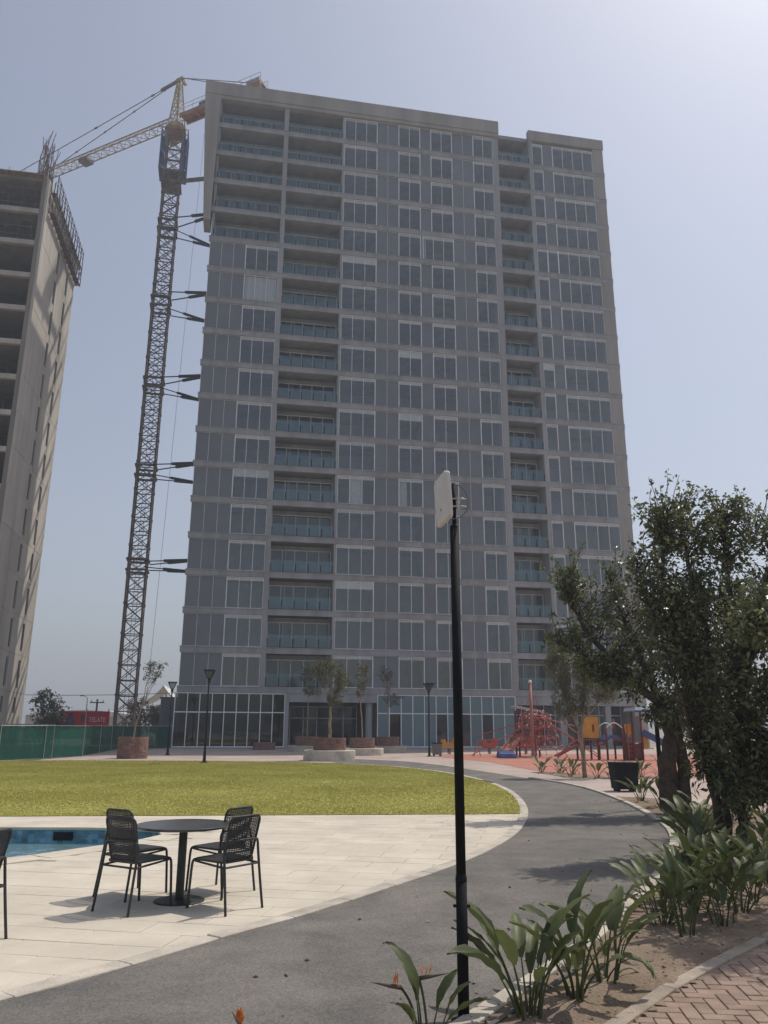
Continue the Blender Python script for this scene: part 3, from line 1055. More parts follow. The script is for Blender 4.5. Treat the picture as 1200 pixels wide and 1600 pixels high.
# ------------------------------------------------------------------ tower crane
def lattice_box(mb, p0, axis, side, upv, L, w, h, bays, t, d, faces='all'):
    """square lattice girder from p0 along axis; side/upv unit vectors; chords t thick, diagonals d thick"""
    p0, axis, side, upv = map(Vector, (p0, axis, side, upv))
    c = [(-w / 2, -h / 2), (w / 2, -h / 2), (w / 2, h / 2), (-w / 2, h / 2)]
    P_ = lambda s, k: p0 + axis * s + side * c[k][0] + upv * c[k][1]
    for k in range(4):
        mb.bar(P_(0, k), P_(L, k), t)
    st = L / bays
    for i in range(bays):
        for k in range(4):
            k2 = (k + 1) % 4
            mb.bar(P_(i * st, k), P_(i * st, k2), d)
            if i % 2 == 0: mb.bar(P_(i * st, k), P_((i + 1) * st, k2), d)
            else: mb.bar(P_(i * st, k2), P_((i + 1) * st, k), d)


def build_crane():
    cx, cy = -25.3, 80.0
    c = thing('tower_crane', 'tall tower crane tied to the grey apartment tower', 'crane', (cx, cy, 0), R(12))
    sec = MB()
    SH = 3.0
    w = 1.75
    for sx in (-1, 1):
        for sy in (-1, 1):
            sec.box(sx * w / 2 - 0.09, sx * w / 2 + 0.09, sy * w / 2 - 0.09, sy * w / 2 + 0.09, 0, SH)
            sec.box(sx * w / 2 - 0.14, sx * w / 2 + 0.14, sy * w / 2 - 0.14, sy * w / 2 + 0.14, 0, 0.22)
    cs = [(-1, -1), (1, -1), (1, 1), (-1, 1)]
    for k in range(4):
        a, b = cs[k], cs[(k + 1) % 4]
        for h0 in (0.0, 1.5):
            A = lambda z, q: (q[0] * w / 2, q[1] * w / 2, z)
            sec.bar(A(h0 + 0.02, a), A(h0 + 0.02, b), 0.09)
            sec.bar(A(h0, a), A(h0 + 1.5, b), 0.075)
            sec.bar(A(h0, b), A(h0 + 1.5, a), 0.075)
    for i in range(8):   # ladder inside
        sec.bar((-0.2, 0.3, i * 0.375), (0.2, 0.3, i * 0.375), 0.03)
    sec.bar((-0.2, 0.3, 0), (-0.2, 0.3, SH), 0.04); sec.bar((0.2, 0.3, 0), (0.2, 0.3, SH), 0.04)
    me = sec.mesh('mast_section', 'dark_steel')
    for i in range(24):
        put('mast_section', me, c, (0, 0, i * SH - 1.5))
    # climbing cage
    cg = MB(); W = 3.0
    zb, zt = 64.6, 70.4
    for sx in (-1, 1):
        for y in (-1.2, 0, 1.2):
            cg.bar((sx * W / 2, y, zb), (sx * W / 2, y, zt), 0.10)
            cg.bar((sx * 1.15, y, zb + 0.2), (sx * 1.15, y, zt), 0.10)
        for z in np.arange(zb, zt + 0.1, 0.72):
            cg.bar((sx * W / 2, -1.2, z), (sx * W / 2, 1.2, z), 0.07)
            cg.bar((sx * 1.15, -1.2, z), (sx * W / 2, -1.2, z), 0.06)
            cg.bar((sx * 1.15, 1.2, z), (sx * W / 2, 1.2, z), 0.06)
        for z in (zb, zb + 2.2, zb + 4.4):
            cg.box(min(sx * 1.1, sx * W / 2), max(sx * 1.1, sx * W / 2), -1.2, 1.2, z, z + 0.08)
    cg.build('climbing_cage', 'cage_blue', c)
    for z in (64.5, 63.0):
        MB().box(-1.15, 1.15, -1.15, 1.15, z, z + 0.25).build('cage_collar', 'dark_steel', c)
    MB().box(-1.1, 1.1, -1.1, 1.1, 70.45, 70.75).build('slewing_base', 'crane_orange', c)
    MB().lathe([(1.2, 0), (1.2, 0.5), (0.95, 0.55), (0.95, 0.9)], 20, (0, 0, 70.76)).build('slewing_ring', 'crane_yellow', c)
    # rotating top: local frame of the jib
    ang = R(-63.8)
    # direction in world: (sin, cos); crane root is turned by 12 degrees
    dw = Vector((math.sin(ang), math.cos(ang), 0))
    d = Matrix.Rotation(-R(12), 3, 'Z') @ dw
    s = Vector((-d.y, d.x, 0)); up = Vector((0, 0, 1))
    zj = 72.6
    apex = 78.6
    hd = MB()
    for a, b in ((-0.7, -0.7), (0.7, -0.7), (0.7, 0.7), (-0.7, 0.7)):
        base = d * a + s * b + up * 71.6
        tp = d * (a * 0.28 + 0.1) + s * (b * 0.2) + up * apex
        hd.bar(base, tp, 0.13)
    lv = [71.7, 72.9, 74.1, 75.2, 76.2, 77.1, 77.9]
    def corner(a, b, z):
        t = (z - 71.6) / (apex - 71.6)
        return d * (a * (1 - 0.72 * t) + 0.1 * t) + s * (b * (1 - 0.8 * t)) + up * z
    q4 = [(-0.7, -0.7), (0.7, -0.7), (0.7, 0.7), (-0.7, 0.7)]
    for i in range(len(lv) - 1):
        for k in range(4):
            a, b = q4[k], q4[(k + 1) % 4]
            hd.bar(corner(*a, lv[i]), corner(*b, lv[i]), 0.07)
            hd.bar(corner(*a, lv[i]), corner(*b, lv[i + 1]), 0.07)
            hd.bar(corner(*b, lv[i]), corner(*a, lv[i + 1]), 0.05)
    hd.bar(d * -0.5 + up * apex, d * 0.6 + up * apex, 0.4, 0.25)
    hd.bar(d * -0.5 + up * (apex - 0.9), d * -0.9 + up * (apex - 0.9), 0.5, 0.3)
    hd.build('tower_head', 'crane_yellow', c)
    # jib: triangular lattice
    jb = MB(); L = 46.0; n = 34; st = (L - 1.0) / n
    J = lambda q, k: d * (1.0 + q * st) + (s * -0.6 + up * (zj - 0.5) if k == 0 else s * 0.6 + up * (zj - 0.5) if k == 1 else up * (zj + 0.7))
    for k in range(3):
        jb.bar(J(0, k), J(n, k), 0.11)
    for i in range(n):
        jb.bar(J(i, 0), J(i, 1), 0.06)
        jb.bar(J(i, 0), J(i + 1, 1), 0.05)
        for k in (0, 1):
            jb.bar(J(i, k), J(i + 0.5, 2), 0.06)
            jb.bar(J(i + 0.5, 2), J(i + 1, k), 0.06)
    jb.build('jib', 'crane_yellow', c)
    MB().bar(d * 14.2 + up * (zj - 0.75), d * 15.6 + up * (zj - 0.75), 1.3, 0.3).build('trolley', 'dark_steel', c)
    # counter jib
    cj = MB(); Lc = 12.6
    cj.bar(d * -1.0 + s * 0.65 + up * (zj - 0.3), d * -Lc + s * 0.65 + up * (zj - 0.3), 0.18, 0.5)
    cj.bar(d * -1.0 - s * 0.65 + up * (zj - 0.3), d * -Lc - s * 0.65 + up * (zj - 0.3), 0.18, 0.5)
    for i in range(12):
        q = -1.2 - i * 1.0
        cj.bar(d * q + s * 0.65 + up * (zj - 0.45), d * q - s * 0.65 + up * (zj - 0.45), 0.12)
    cj.bar(d * -1.0 + up * (zj - 0.05), d * -Lc + up * (zj - 0.05), 1.3, 0.06)
    cj.build('counter_jib', 'crane_orange', c)
    rl = MB()
    for sd_ in (-0.72, 0.72):
        for h in (0.55, 1.1):
            rl.bar(d * -1.5 + s * sd_ + up * (zj + h), d * -Lc + s * sd_ + up * (zj + h), 0.04)
        for i in range(9):
            q = -1.5 - i * (Lc - 1.5) / 8
            rl.bar(d * q + s * sd_ + up * (zj - 0.1), d * q + s * sd_ + up * (zj + 1.1), 0.04)
    rl.build('guard_rail', 'galvanised', c)
    for i in range(3):
        q = -Lc + 0.3 + i * 0.62
        MB().bar(d * q + up * (zj - 0.4), d * (q + 0.55) + up * (zj - 0.4), 1.1, 2.2).build('counterweight', 'raw_concrete', c)
    MB().bar(d * -3.6 + up * (zj + 0.35), d * -4.6 + up * (zj + 0.35), 0.9, 0.8).build('winch', 'cage_blue', c)
    MB().bar(d * -7.6 + up * (zj + 0.3), d * -9.4 + up * (zj + 0.3), 0.9, 0.7).build('electric_cabinet', 'crane_orange', c)
    # pendant lines
    A = up * (apex - 0.1) + d * 0.4
    for q in (19.6, 38.0):
        e = d * q + up * (zj + 0.75)
        MB().tube([A, e], 0.055, 5).build('pendant_line', 'dark_steel', c)
        for t in (0.10, 0.35, 0.6, 0.85):
            p = A.lerp(e, t); p2 = A.lerp(e, t + 0.012)
            MB().tube([p, p2], 0.13, 6).build('pendant_joint', 'dark_steel', c)
    MB().bar(A, A.lerp(d * 38 + up * (zj + 0.75), 0.07), 0.3, 0.3).build('pulley_block', 'dark_steel', c)
    for sd_ in (-0.55, 0.55):
        MB().tube([up * apex - d * 0.4, d * -(Lc - 1.2) + s * sd_ + up * (zj + 0.2)], 0.05, 5).build('pendant_line', 'dark_steel', c)
    # operator cab
    MB().bar(d * 0.9 - s * 1.15 + up * 71.6, d * 2.3 - s * 1.15 + up * 71.6, 1.0, 1.5).build('operator_cab', 'crane_yellow', c)
    # ties to the tower wall
    inv = Matrix.Rotation(-R(12), 3, 'Z')
    loc = lambda x, y, z: inv @ Vector((x - cx, y - cy, z))
    wall = lambda v: (TX + E2[0] * v, TY + E2[1] * v)
    ties = [(58.3, 58.1), (56.8, 53.6), (48.7, 47.9), (46.7, 44.3), (38.3, 38.0), (37.1, 35.0), (28.3, 28.1), (27.2, 25.9), (17.9, 17.8), (17.3, 16.6)]
    for i, (z1, z2) in enumerate(ties):
        for (oy, v) in ((-0.9, 9.0), (0.9, 12.3)):
            xw, yw = wall(v)
            z3 = 1.7 + (z2 - 1.7) * yw / 78.0
            p = loc(cx + 0.95, cy + oy, z1); q = loc(xw - 0.0, yw, z3)
            st_ = MB(); st_.bar(p, q, 0.10)
            st_.bar(p.lerp(q, 0.42), q, 0.26)
            st_.build('tie_strut', 'black_metal', c)
    for z in (57.5, 47.6, 37.7, 27.7, 17.6):
        f = MB()
        for dz in (-0.55, 0.55):
            for k in range(4):
                a, b = cs[k], cs[(k + 1) % 4]
                f.bar((a[0] * 1.02, a[1] * 1.02, z + dz), (b[0] * 1.02, b[1] * 1.02, z + dz), 0.2)
        f.build('tie_collar', 'dark_steel', c)
    xw, yw = wall(11.5)
    MB().bar(loc(cx + 0.95, cy, 63.9), loc(xw, yw, 61.0), 0.35, 0.35).build('access_beam', 'dark_steel', c)
    MB().tube([loc(cx + 3.3, cy + 0.5, 71.0), loc(cx + 1.9, cy + 0.5, 6.0)], 0.018, 4).build('hoist_rope', 'cable_grey', c)
    MB().box(-2.6, 2.6, -2.6, 2.6, 0, 0.6).build('footing', 'raw_concrete_dark', c)


build_crane()


# ------------------------------------------------------------------ boundary fence, hoarding and things beyond it
def build_beyond():
    f = thing('green_mesh_fence', 'site fence of grey posts covered with green shade netting', 'fence', (-17.2, 47.0, 0))
    pts = [(-26, 36.5), (-22.3, 38.3), (-18.7, 40.2), (-17.6, 42.9), (-17.15, 47.2), (-18.0, 52.4), (-19.0, 57.6), (-19.9, 62.8), (-18.1, 63.4), (-16.4, 63.75)]
    H = 1.66
    for i, (x, y) in enumerate(pts):
        MB().tube([(x + 17.2, y - 47, 0), (x + 17.2, y - 47, H + 0.12)], 0.022, 8).build('fence_post', 'galvanised', f)
    for a, b in zip(pts[:-1], pts[1:]):
        a = (a[0] + 17.2, a[1] - 47); b = (b[0] + 17.2, b[1] - 47)
        mb = MB(); n = 10
        dx, dy = b[0] - a[0], b[1] - a[1]; ln = math.hypot(dx, dy); nx, ny = -dy / ln, dx / ln
        for i in range(n):
            t0, t1 = i / n, (i + 1) / n
            o0 = 0.04 + 0.03 * math.sin(t0 * 17); o1 = 0.04 + 0.03 * math.sin(t1 * 17)
            if i == 0: o0 = 0.04
            p = (a[0] + dx * t0 + nx * o0, a[1] + dy * t0 + ny * o0); q = (a[0] + dx * t1 + nx * o1, a[1] + dy * t1 + ny * o1)
            mb.add([(p[0], p[1], 0.04), (q[0], q[1], 0.04), (q[0], q[1], H), (p[0], p[1], H)], [(0, 1, 2, 3)])
        mb.build('net_panel', 'shade_net', f)
        MB().tube([(a[0], a[1], H + 0.03), (b[0], b[1], H + 0.03)], 0.02, 6).build('top_rail', 'galvanised', f)
    # pale diagonal slat fence seen through the net at the far left
    s = thing('slat_fence', 'pale diagonal slat fence behind the green net at the far left', 'fence', (-20.2, 41.6, 0))
    d = Vector((0.8, 0.62, 0)).normalized()
    for r_ in range(2):
        for i in range(20):
            x = -2.4 + i * 0.27
            p = Vector((0, 0, 0)) + d * x
            z0, z1 = (0.12, 0.85) if r_ == 0 else (0.95, 1.70)
            MB().bar(p + Vector((0, 0, z1)), p + d * 0.5 + Vector((0, 0, z0)), 0.04, 0.10, up=(-d.y, d.x, 0)).build('slat', 'white_paint', s)
    for z in (0.10, 0.90, 1.74):
        MB().bar(d * -2.5 + Vector((0, 0, z)), d * 3.4 + Vector((0, 0, z)), 0.06).build('rail', 'grey_plastic', s)
    for q in (-2.5, -0.5, 1.5, 3.4):
        MB().bar(d * q + Vector((-0.03, 0.05, 0)), d * q + Vector((-0.03, 0.05, 1.76)), 0.07).build('post', 'grey_plastic', s)
    # red hoarding
    h = thing('billboard', 'red banner hoarding with white capital letters above the green fence', 'billboard', (-27.4, 75.0, 0.30), PSI * 0.3)
    MB().box(-2.25, 2.25, -0.03, 0.03, 1.35, 2.68).build('banner', 'sign_red', h)
    for x in (-2.1, 0.15, 2.1):
        MB().tube([(x, 0.1, -0.31), (x, 0.1, 2.9)], 0.05, 8).build('post', 'galvanised', h)
    MB().box(0.10, 0.16, -0.05, -0.035, 1.2, 2.7).build('strap', 'sign_white', h)
    pic = MB()
    pic.box(-1.75, -0.85, -0.045, -0.032, 1.42, 1.85)
    pic.lathe([(0.02, 1.85), (0.30, 1.9), (0.30, 2.0)], 12, (-1.3, -0.04, 0)) if False else None
    pic.box(-1.65, -0.95, -0.045, -0.032, 1.86, 2.25)
    pic.box(-1.5, -1.1, -0.045, -0.032, 2.26, 2.5)
    pic.box(-0.25, 0.02, -0.045, -0.032, 1.7, 2.4)
    pic.build('picture', 'sign_navy', h)
    cu = bpy.data.curves.new('lettering', 'FONT')
    cu.body = 'TELATE'
    cu.size = 0.62
    cu.extrude = 0.006
    to = bpy.data.objects.new('tmp_text', cu); COL.objects.link(to)
    dg = bpy.context.evaluated_depsgraph_get()
    me = bpy.data.meshes.new_from_object(to.evaluated_get(dg))
    bpy.data.objects.remove(to)
    me.materials.clear(); me.materials.append(M['sign_white'])
    lo = put('lettering', me, h, (0.42, -0.045, 1.72)); lo.rotation_euler = (R(90), 0, 0)
    lo.scale = (0.72, 1, 1)
    # white warehouse with low vaulted roof
    w = thing('warehouse', 'low white warehouse with vaulted roof behind the red billboard', 'building', (-41, 112, 0))
    MB().box(-8, 8, 0, 14, 0, 2.9).build('wall', 'warehouse', w)
    rf = MB()
    prof = [(-8.3 + 16.6 * i / 14, 2.9 + 0.85 * math.sin(PI * i / 14)) for i in range(15)]
    for a, b in zip(prof[:-1], prof[1:]):
        rf.add([(a[0], -0.3, a[1]), (b[0], -0.3, b[1]), (b[0], 14, b[1]), (a[0], 14, a[1])], [(0, 1, 2, 3)])
    rf.add([(p[0], -0.25, p[1]) for p in prof], [tuple(range(len(prof)))])
    rf.build('roof', 'white_paint', w)
    for x in (-6, -2, 2, 6):
        MB().box(x - 0.7, x + 0.7, -0.05, 0.02, 1.2, 2.2).build('window', 'interior_dark', w)
    # tensile canopy
    t = thing('tensile_canopy', 'white tensile canopy edge rising to a peak beside the tower', 'canopy', (-25, 92, 0))
    cv = MB()
    N = 24
    for i in range(N):
        def pt(i, y):
            q = i / N * 6.4 - 4.0
            z = 4.0 + 2.2 * math.exp(-abs(q) * 0.75) - 0.25 * (y / 3.0) * 1.0
            return (q, y, z)
        for y0, y1 in ((0, 1.5), (1.5, 3.0)):
            cv.add([pt(i, y0), pt(i + 1, y0), pt(i + 1, y1), pt(i, y1)], [(0, 1, 2, 3)])
        a, b = pt(i, 0), pt(i + 1, 0)
        cv.add([a, b, (b[0], 0, b[2] - 0.22), (a[0], 0, a[2] - 0.22)], [(0, 1, 2, 3)])
    cv.build('membrane', 'white_paint', t)
    MB().tube([(0, 1.5, 0), (0, 1.5, 6.0)], 0.12, 8).build('mast', 'white_paint', t)
    MB().tube([(-3.9, 0.5, 0), (-3.9, 0.5, 4.0)], 0.08, 8).build('mast', 'white_paint', t)
    # grey annex next to the tower
    a = thing('service_annex', 'plain dark grey service block between the crane and the tower', 'building', (-18.65, 71, 0), PSI)
    MB().box(-0.75, 0.75, 0, 3.0, 0, 4.0).build('wall', 'annex_grey', a)
    MB().box(-0.85, 0.85, -0.1, 3.1, 4.002, 4.15).build('roof', 'annex_grey', a)
    MB().box(-0.4, 0.4, -0.04, 0.0, 0.02, 2.1).build('door', 'grey_plastic', a)
    # street light and utility pole far behind
    u = thing('utility_pole', 'thin utility pole with crossarm behind the red billboard', 'pole', (-30.06, 85.5, 0))
    MB().tube([(0, 0, 0), (0, 0, 4.4)], [0.13, 0.10], 8).build('pole', 'dark_steel', u)
    MB().bar((-0.75, 0, 4.05), (0.75, 0, 4.05), 0.12).build('crossarm', 'dark_steel', u)
    for x in (-0.6, 0.6):
        MB().lathe([(0.04, 0), (0.06, 0.08), (0.03, 0.2)], 8, (x, 0, 4.12)).build('insulator', 'grey_plastic', u)
    u = thing('road_light', 'slim grey road light behind the red billboard', 'street lamp', (-31.3, 86.0, 0))
    MB().tube([(0, 0, 0), (0, 0, 4.2), (-0.05, 0, 4.6), (-0.35, 0, 4.75)], 0.06, 8).build('pole', 'galvanised', u)
    MB().box(-0.8, -0.3, -0.1, 0.1, 4.7, 4.8).build('lamp_head', 'galvanised', u)
    # overhead cable
    pts = []
    for i in range(25):
        tt = i / 24
        pts.append((-36 + 22 * tt, 78 + 6 * tt, 4.55 + 1.0 * tt - 0.9 * 4 * tt * (1 - tt) * 0.35))
    o = MB().tube([(p[0] + 36, p[1] - 78, p[2]) for p in pts], 0.03, 5).build('overhead_cable', 'cable_grey', None, (-36, 78, 0))
    tag(o, 'thin overhead cable sagging across the sky above the fence', 'cable')
    # wall at the right
    w = thing('boundary_wall', 'pale boundary wall behind the leafy tree at the right edge', 'wall', (11.5, 20.5, 0), R(62))
    MB().box(-4.5, 12, 0, 0.2, 0, 2.1).build('wall', 'boundary_wall', w)
    MB().box(-4.55, 12.05, -0.05, 0.25, 2.102, 2.2).build('coping', 'kerb_concrete', w)


build_beyond()


# ------------------------------------------------------------------ foliage helpers
def leaf_arrays(P, D, size, wid, rng, droop=0.0, fold=0.25):
    """P (n,3) leaf bases, D (n,3) directions -> two-triangle folded diamond leaves"""
    n = len(P)
    D = D / (np.linalg.norm(D, axis=1, keepdims=True) + 1e-9)
    rnd = rng.normal(size=(n, 3))
    S = np.cross(D, rnd); S /= (np.linalg.norm(S, axis=1, keepdims=True) + 1e-9)
    U = np.cross(S, D)
    s = (size * rng.uniform(0.65, 1.25, n))[:, None]
    w = s * wid
    mid = P + D * s * 0.45
    v = np.stack([P, mid + S * w + U * w * fold, P + D * s + np.array([0, 0, -1]) * droop * s, mid - S * w + U * w * fold], 1)
    b = (np.arange(n) * 4)[:, None]
    f = np.concatenate([b + np.array([[0, 1, 2]]), b + np.array([[0, 2, 3]])], 0)
    return v.reshape(-1, 3), f


def crown(blobs, limbs, n_twigs, leaves_per, size, wid, seed, twig_r=0.006, droop=0.2, up=0.3, twig_sides=3, maxlen=0.9, hang=0.0, shoots=0, shoot_len=0.8):
    """returns (leaf verts, leaf faces, twig MB): twig ends sampled in blobs, each tied to the nearest limb point"""
    rng = np.random.RandomState(seed)
    wts = np.array([b[2] for b in blobs], float); wts /= wts.sum()
    limb_pts = []
    for L in limbs:
        L = [np.array(p, float) for p in L]
        for a, b in zip(L[:-1], L[1:]):
            for t in np.linspace(0, 1, 10):
                limb_pts.append(a + (b - a) * t)
    limb_pts = np.array(limb_pts)
    tw = MB()
    Ps, Ds = [], []
    for k in range(n_twigs):
        c, r, _ = blobs[rng.choice(len(blobs), p=wts)]
        d = rng.normal(size=3); d /= np.linalg.norm(d)
        e = np.array(c) + d * np.array(r) * rng.uniform(0.25, 1.0) ** 0.6
        dist = np.linalg.norm(limb_pts - e + np.array([0, 0, 0.25]), axis=1)
        a = limb_pts[np.argmin(dist)]
        L = np.linalg.norm(e - a)
        if L > maxlen * 2.5:
            a = e + (a - e) / L * maxlen * 2.5; 
        mid = (a + e) / 2 + rng.normal(0, 0.06, 3) + np.array([0, 0, up * 0.15])
        tw.tube([a, mid, e], [twig_r * 1.6, twig_r, twig_r * 0.5], twig_sides, cap=False)
        ts = rng.uniform(0.35, 1.0, leaves_per)
        dirn = (e - mid); dirn /= np.linalg.norm(dirn) + 1e-9
        for t in ts:
            p = mid + (e - mid) * (t - 0.35) / 0.65 if t > 0.35 else mid
            Ps.append(p + rng.normal(0, 0.02 + size * 0.3, 3))
            dd = dirn * 0.6 + rng.normal(0, 0.75, 3) + np.array([0, 0, up - hang])
            Ds.append(dd)
    # long airy shoots standing out of the crown
    ends = [np.array(L[-1], float) for L in limbs] + [np.array(L[-2], float) for L in limbs]
    for k in range(shoots):
        c, r, _ = blobs[rng.choice(len(blobs), p=wts)]
        d = rng.normal(size=3); d[2] = abs(d[2]); d /= np.linalg.norm(d)
        a = np.array(c) + d * np.array(r) * rng.uniform(0.5, 0.9)
        g = d * 0.7 + np.array([0, 0, 0.75]) + rng.normal(0, 0.25, 3); g /= np.linalg.norm(g)
        Ls = shoot_len * rng.uniform(0.45, 1.0)
        m_ = a + g * Ls * 0.5; e = m_ + (g + rng.normal(0, 0.25, 3)) * Ls * 0.5
        st_ = np.array(c) + (a - np.array(c)) * 0.3
        tw.tube([st_, a, m_, e], [twig_r * 1.3, twig_r, twig_r * 0.8, twig_r * 0.5], twig_sides, cap=False)
        for q in range(9):
            t = rng.uniform(0.1, 1.0)
            p = a + (m_ - a) * t * 2 if t < 0.5 else m_ + (e - m_) * (t * 2 - 1)
            Ps.append(p + rng.normal(0, 0.015, 3)); Ds.append(g * 0.5 + rng.normal(0, 0.8, 3))
    V, F = leaf_arrays(np.array(Ps), np.array(Ds), size, wid, rng, droop)
    return V, F, tw


def limb_mesh(mb, pts, r0, r1, sides=8, seed=0, wob=0.03):
    rng = np.random.RandomState(seed)
    pts = [np.array(p, float) for p in pts]
    sm = catmull([tuple(p) for p in pts], 4)
    n = len(sm)
    sm = [tuple(np.array(p) + (rng.normal(0, wob, 3) if 0 < i < n - 1 else 0)) for i, p in enumerate(sm)]
    rs = [r0 + (r1 - r0) * i / (n - 1) for i in range(n)]
    mb.tube(sm, rs, sides)


def rel(p, o):
    return (p[0] - o[0], p[1] - o[1], p[2] - o[2])


def make_tree(name, label, base, trunk, limbs, blobs, n_twigs, leaves_per, size, wid, leafm, barkm, seed, group=None, **kw):
    t = thing(name, label, 'tree', base, 0, group)
    o = base
    mb = MB()
    for (pts, r0, r1) in trunk:
        limb_mesh(mb, [rel(p, o) for p in pts], r0, r1, 10, seed, 0.02 * r0 / 0.1)
    for i, (pts, r0, r1) in enumerate(limbs):
        limb_mesh(mb, [rel(p, o) for p in pts], r0, r1, 7, seed + i)
    L = [[rel(p, o) for p in pts] for pts, a, b in limbs]
    B = [(rel(c, o), r, w) for c, r, w in blobs]
    V, F, tw = crown(B, L, n_twigs, leaves_per, size, wid, seed, **kw)
    mb.v_off = 0
    mb.add(tw.v, tw.f)
    tr = mb.build('trunk', barkm, t, smooth=True)
    cr = put('crown', raw_mesh('crown', V, F, leafm), t)
    return t


# ------------------------------------------------------------------ the two large trees at the right
def big_trees():
    # thick trunk at about 17 m
    b = (5.95, 17.0, 0.0)
    make_tree('ficus_tree', 'leafy dark tree with thick twisted trunk beside the path', b,
              [([(5.95, 17.0, 0), (5.85, 17.0, 0.8), (5.95, 17.0, 1.6), (5.8, 17.0, 2.3)], 0.22, 0.13),
               ([(6.15, 17.1, 0), (6.22, 17.1, 0.9), (6.1, 17.0, 1.7), (6.4, 17.1, 2.5)], 0.15, 0.09),
               ([(5.78, 16.9, 0), (5.72, 16.9, 0.7), (5.85, 16.9, 1.4)], 0.12, 0.08)],
              [([(5.8, 17, 2.2), (5.2, 16.8, 2.7), (4.6, 16.8, 3.3), (4.0, 16.8, 4.2), (3.85, 16.8, 4.9)], 0.10, 0.02),
               ([(5.2, 16.8, 2.7), (4.6, 16.6, 2.8), (4.1, 16.6, 3.2), (3.65, 16.6, 3.4)], 0.06, 0.015),
               ([(5.8, 17, 2.2), (5.5, 17.1, 3.2), (5.2, 17.2, 4.1), (5.0, 17.2, 4.8)], 0.09, 0.02),
               ([(6.4, 17.1, 2.4), (6.6, 17.2, 3.4), (6.6, 17.3, 4.5)], 0.09, 0.02),
               ([(6.4, 17.1, 2.4), (7.2, 17.4, 3.2), (7.7, 17.5, 4.2)], 0.07, 0.02)],
              [((4.0, 16.8, 4.75), (0.35, 0.4, 0.45), 0.8), ((4.45, 16.8, 4.2), (0.5, 0.5, 0.5), 0.7), ((3.95, 16.7, 3.5), (0.55, 0.5, 0.35), 1.0),
               ((4.55, 16.8, 2.9), (0.6, 0.6, 0.45), 1.5), ((5.3, 16.9, 2.9), (0.7, 0.8, 0.7), 2.0), ((5.35, 17.0, 3.9), (0.6, 0.8, 0.8), 1.1),
               ((6.3, 17.2, 3.6), (0.9, 0.9, 1.4), 2.4), ((7.4, 17.4, 3.7), (1.0, 0.9, 1.3), 1.8), ((5.0, 16.9, 4.75), (0.35, 0.4, 0.45), 0.35),
               ((6.2, 16.9, 2.0), (0.8, 0.7, 0.5), 1.2), ((7.2, 17.0, 2.0), (0.9, 0.8, 0.9), 1.6), ((6.9, 16.8, 1.0), (0.5, 0.6, 0.6), 0.7)],
              950, 12, 0.11, 0.26, 'leaf_ficus', 'bark', 31, shoots=170, shoot_len=0.7, twig_r=0.009, droop=0.25, up=0.1)
    # multi-stem tree nearer the camera
    b = (4.85, 11.9, 0.0)
    make_tree('ficus_tree', 'leafy dark multi-stemmed tree at the right edge above the bed plants', b,
              [([(4.75, 11.8, 0), (4.7, 11.8, 0.7), (4.6, 11.9, 1.5), (4.55, 11.9, 2.3)], 0.07, 0.045),
               ([(5.1, 12.0, 0), (5.15, 12.0, 0.8), (5.2, 12.0, 1.6), (5.35, 12.0, 2.4)], 0.075, 0.045),
               ([(4.9, 12.0, 0), (4.95, 12.1, 0.9), (4.9, 12.2, 1.9), (4.95, 12.2, 2.8)], 0.06, 0.04)],
              [([(4.55, 11.9, 2.2), (4.35, 11.8, 3.2), (4.25, 11.8, 4.2), (4.4, 11.8, 5.0)], 0.05, 0.012),
               ([(4.55, 11.9, 2.2), (4.2, 11.6, 2.9), (3.85, 11.6, 3.6), (3.75, 11.6, 4.2)], 0.045, 0.012),
               ([(4.95, 12.2, 2.7), (4.85, 12.1, 3.6), (4.7, 12.0, 4.6), (4.72, 12.0, 5.3)], 0.05, 0.012),
               ([(5.35, 12, 2.3), (5.3, 12, 3.4), (5.3, 12, 4.5), (5.35, 12, 5.2)], 0.05, 0.012),
               ([(5.35, 12, 2.3), (5.8, 12.1, 3.2), (6.1, 12.2, 4.3), (6.2, 12.2, 5.1)], 0.05, 0.012),
               ([(5.1, 12, 1.5), (5.6, 11.8, 2.0), (6.1, 11.8, 2.6)], 0.045, 0.012),
               ([(4.65, 11.8, 1.2), (4.3, 11.5, 1.8), (4.1, 11.4, 2.4)], 0.04, 0.012)],
              [((4.30, 11.8, 4.75), (0.30, 0.5, 0.50), 0.9), ((3.95, 11.6, 4.0), (0.35, 0.5, 0.45), 0.6), ((4.75, 12.0, 4.3), (0.45, 0.6, 0.8), 1.1),
               ((4.95, 12.0, 5.05), (0.35, 0.5, 0.35), 0.25), ((5.3, 12.0, 4.8), (0.40, 0.6, 0.5), 0.6), ((5.8, 12.1, 4.5), (0.65, 0.7, 0.8), 1.5), ((4.2, 11.7, 3.2), (0.5, 0.6, 0.7), 1.7),
               ((5.0, 11.9, 3.2), (0.75, 0.9, 0.9), 2.8), ((5.9, 12.0, 3.1), (0.8, 0.9, 1.0), 2.6), ((4.9, 11.7, 2.1), (0.65, 0.8, 0.7), 1.7),
               ((5.7, 11.8, 1.9), (0.8, 0.8, 0.8), 1.6), ((4.6, 11.6, 1.3), (0.35, 0.5, 0.45), 0.7), ((5.4, 11.8, 1.0), (0.55, 0.6, 0.5), 1.3), ((4.95, 11.6, 0.8), (0.35, 0.5, 0.4), 0.6), ((5.9, 11.7, 0.8), (0.5, 0.6, 0.5), 1.0), ((4.5, 11.7, 2.5), (0.4, 0.5, 0.5), 1.0)],
              1750, 11, 0.092, 0.25, 'leaf_ficus', 'bark', 47, shoots=330, shoot_len=0.5, twig_r=0.007, droop=0.25, up=0.05)

    # third tree, mostly outside the frame on the right
    b = (5.45, 8.9, 0.0)
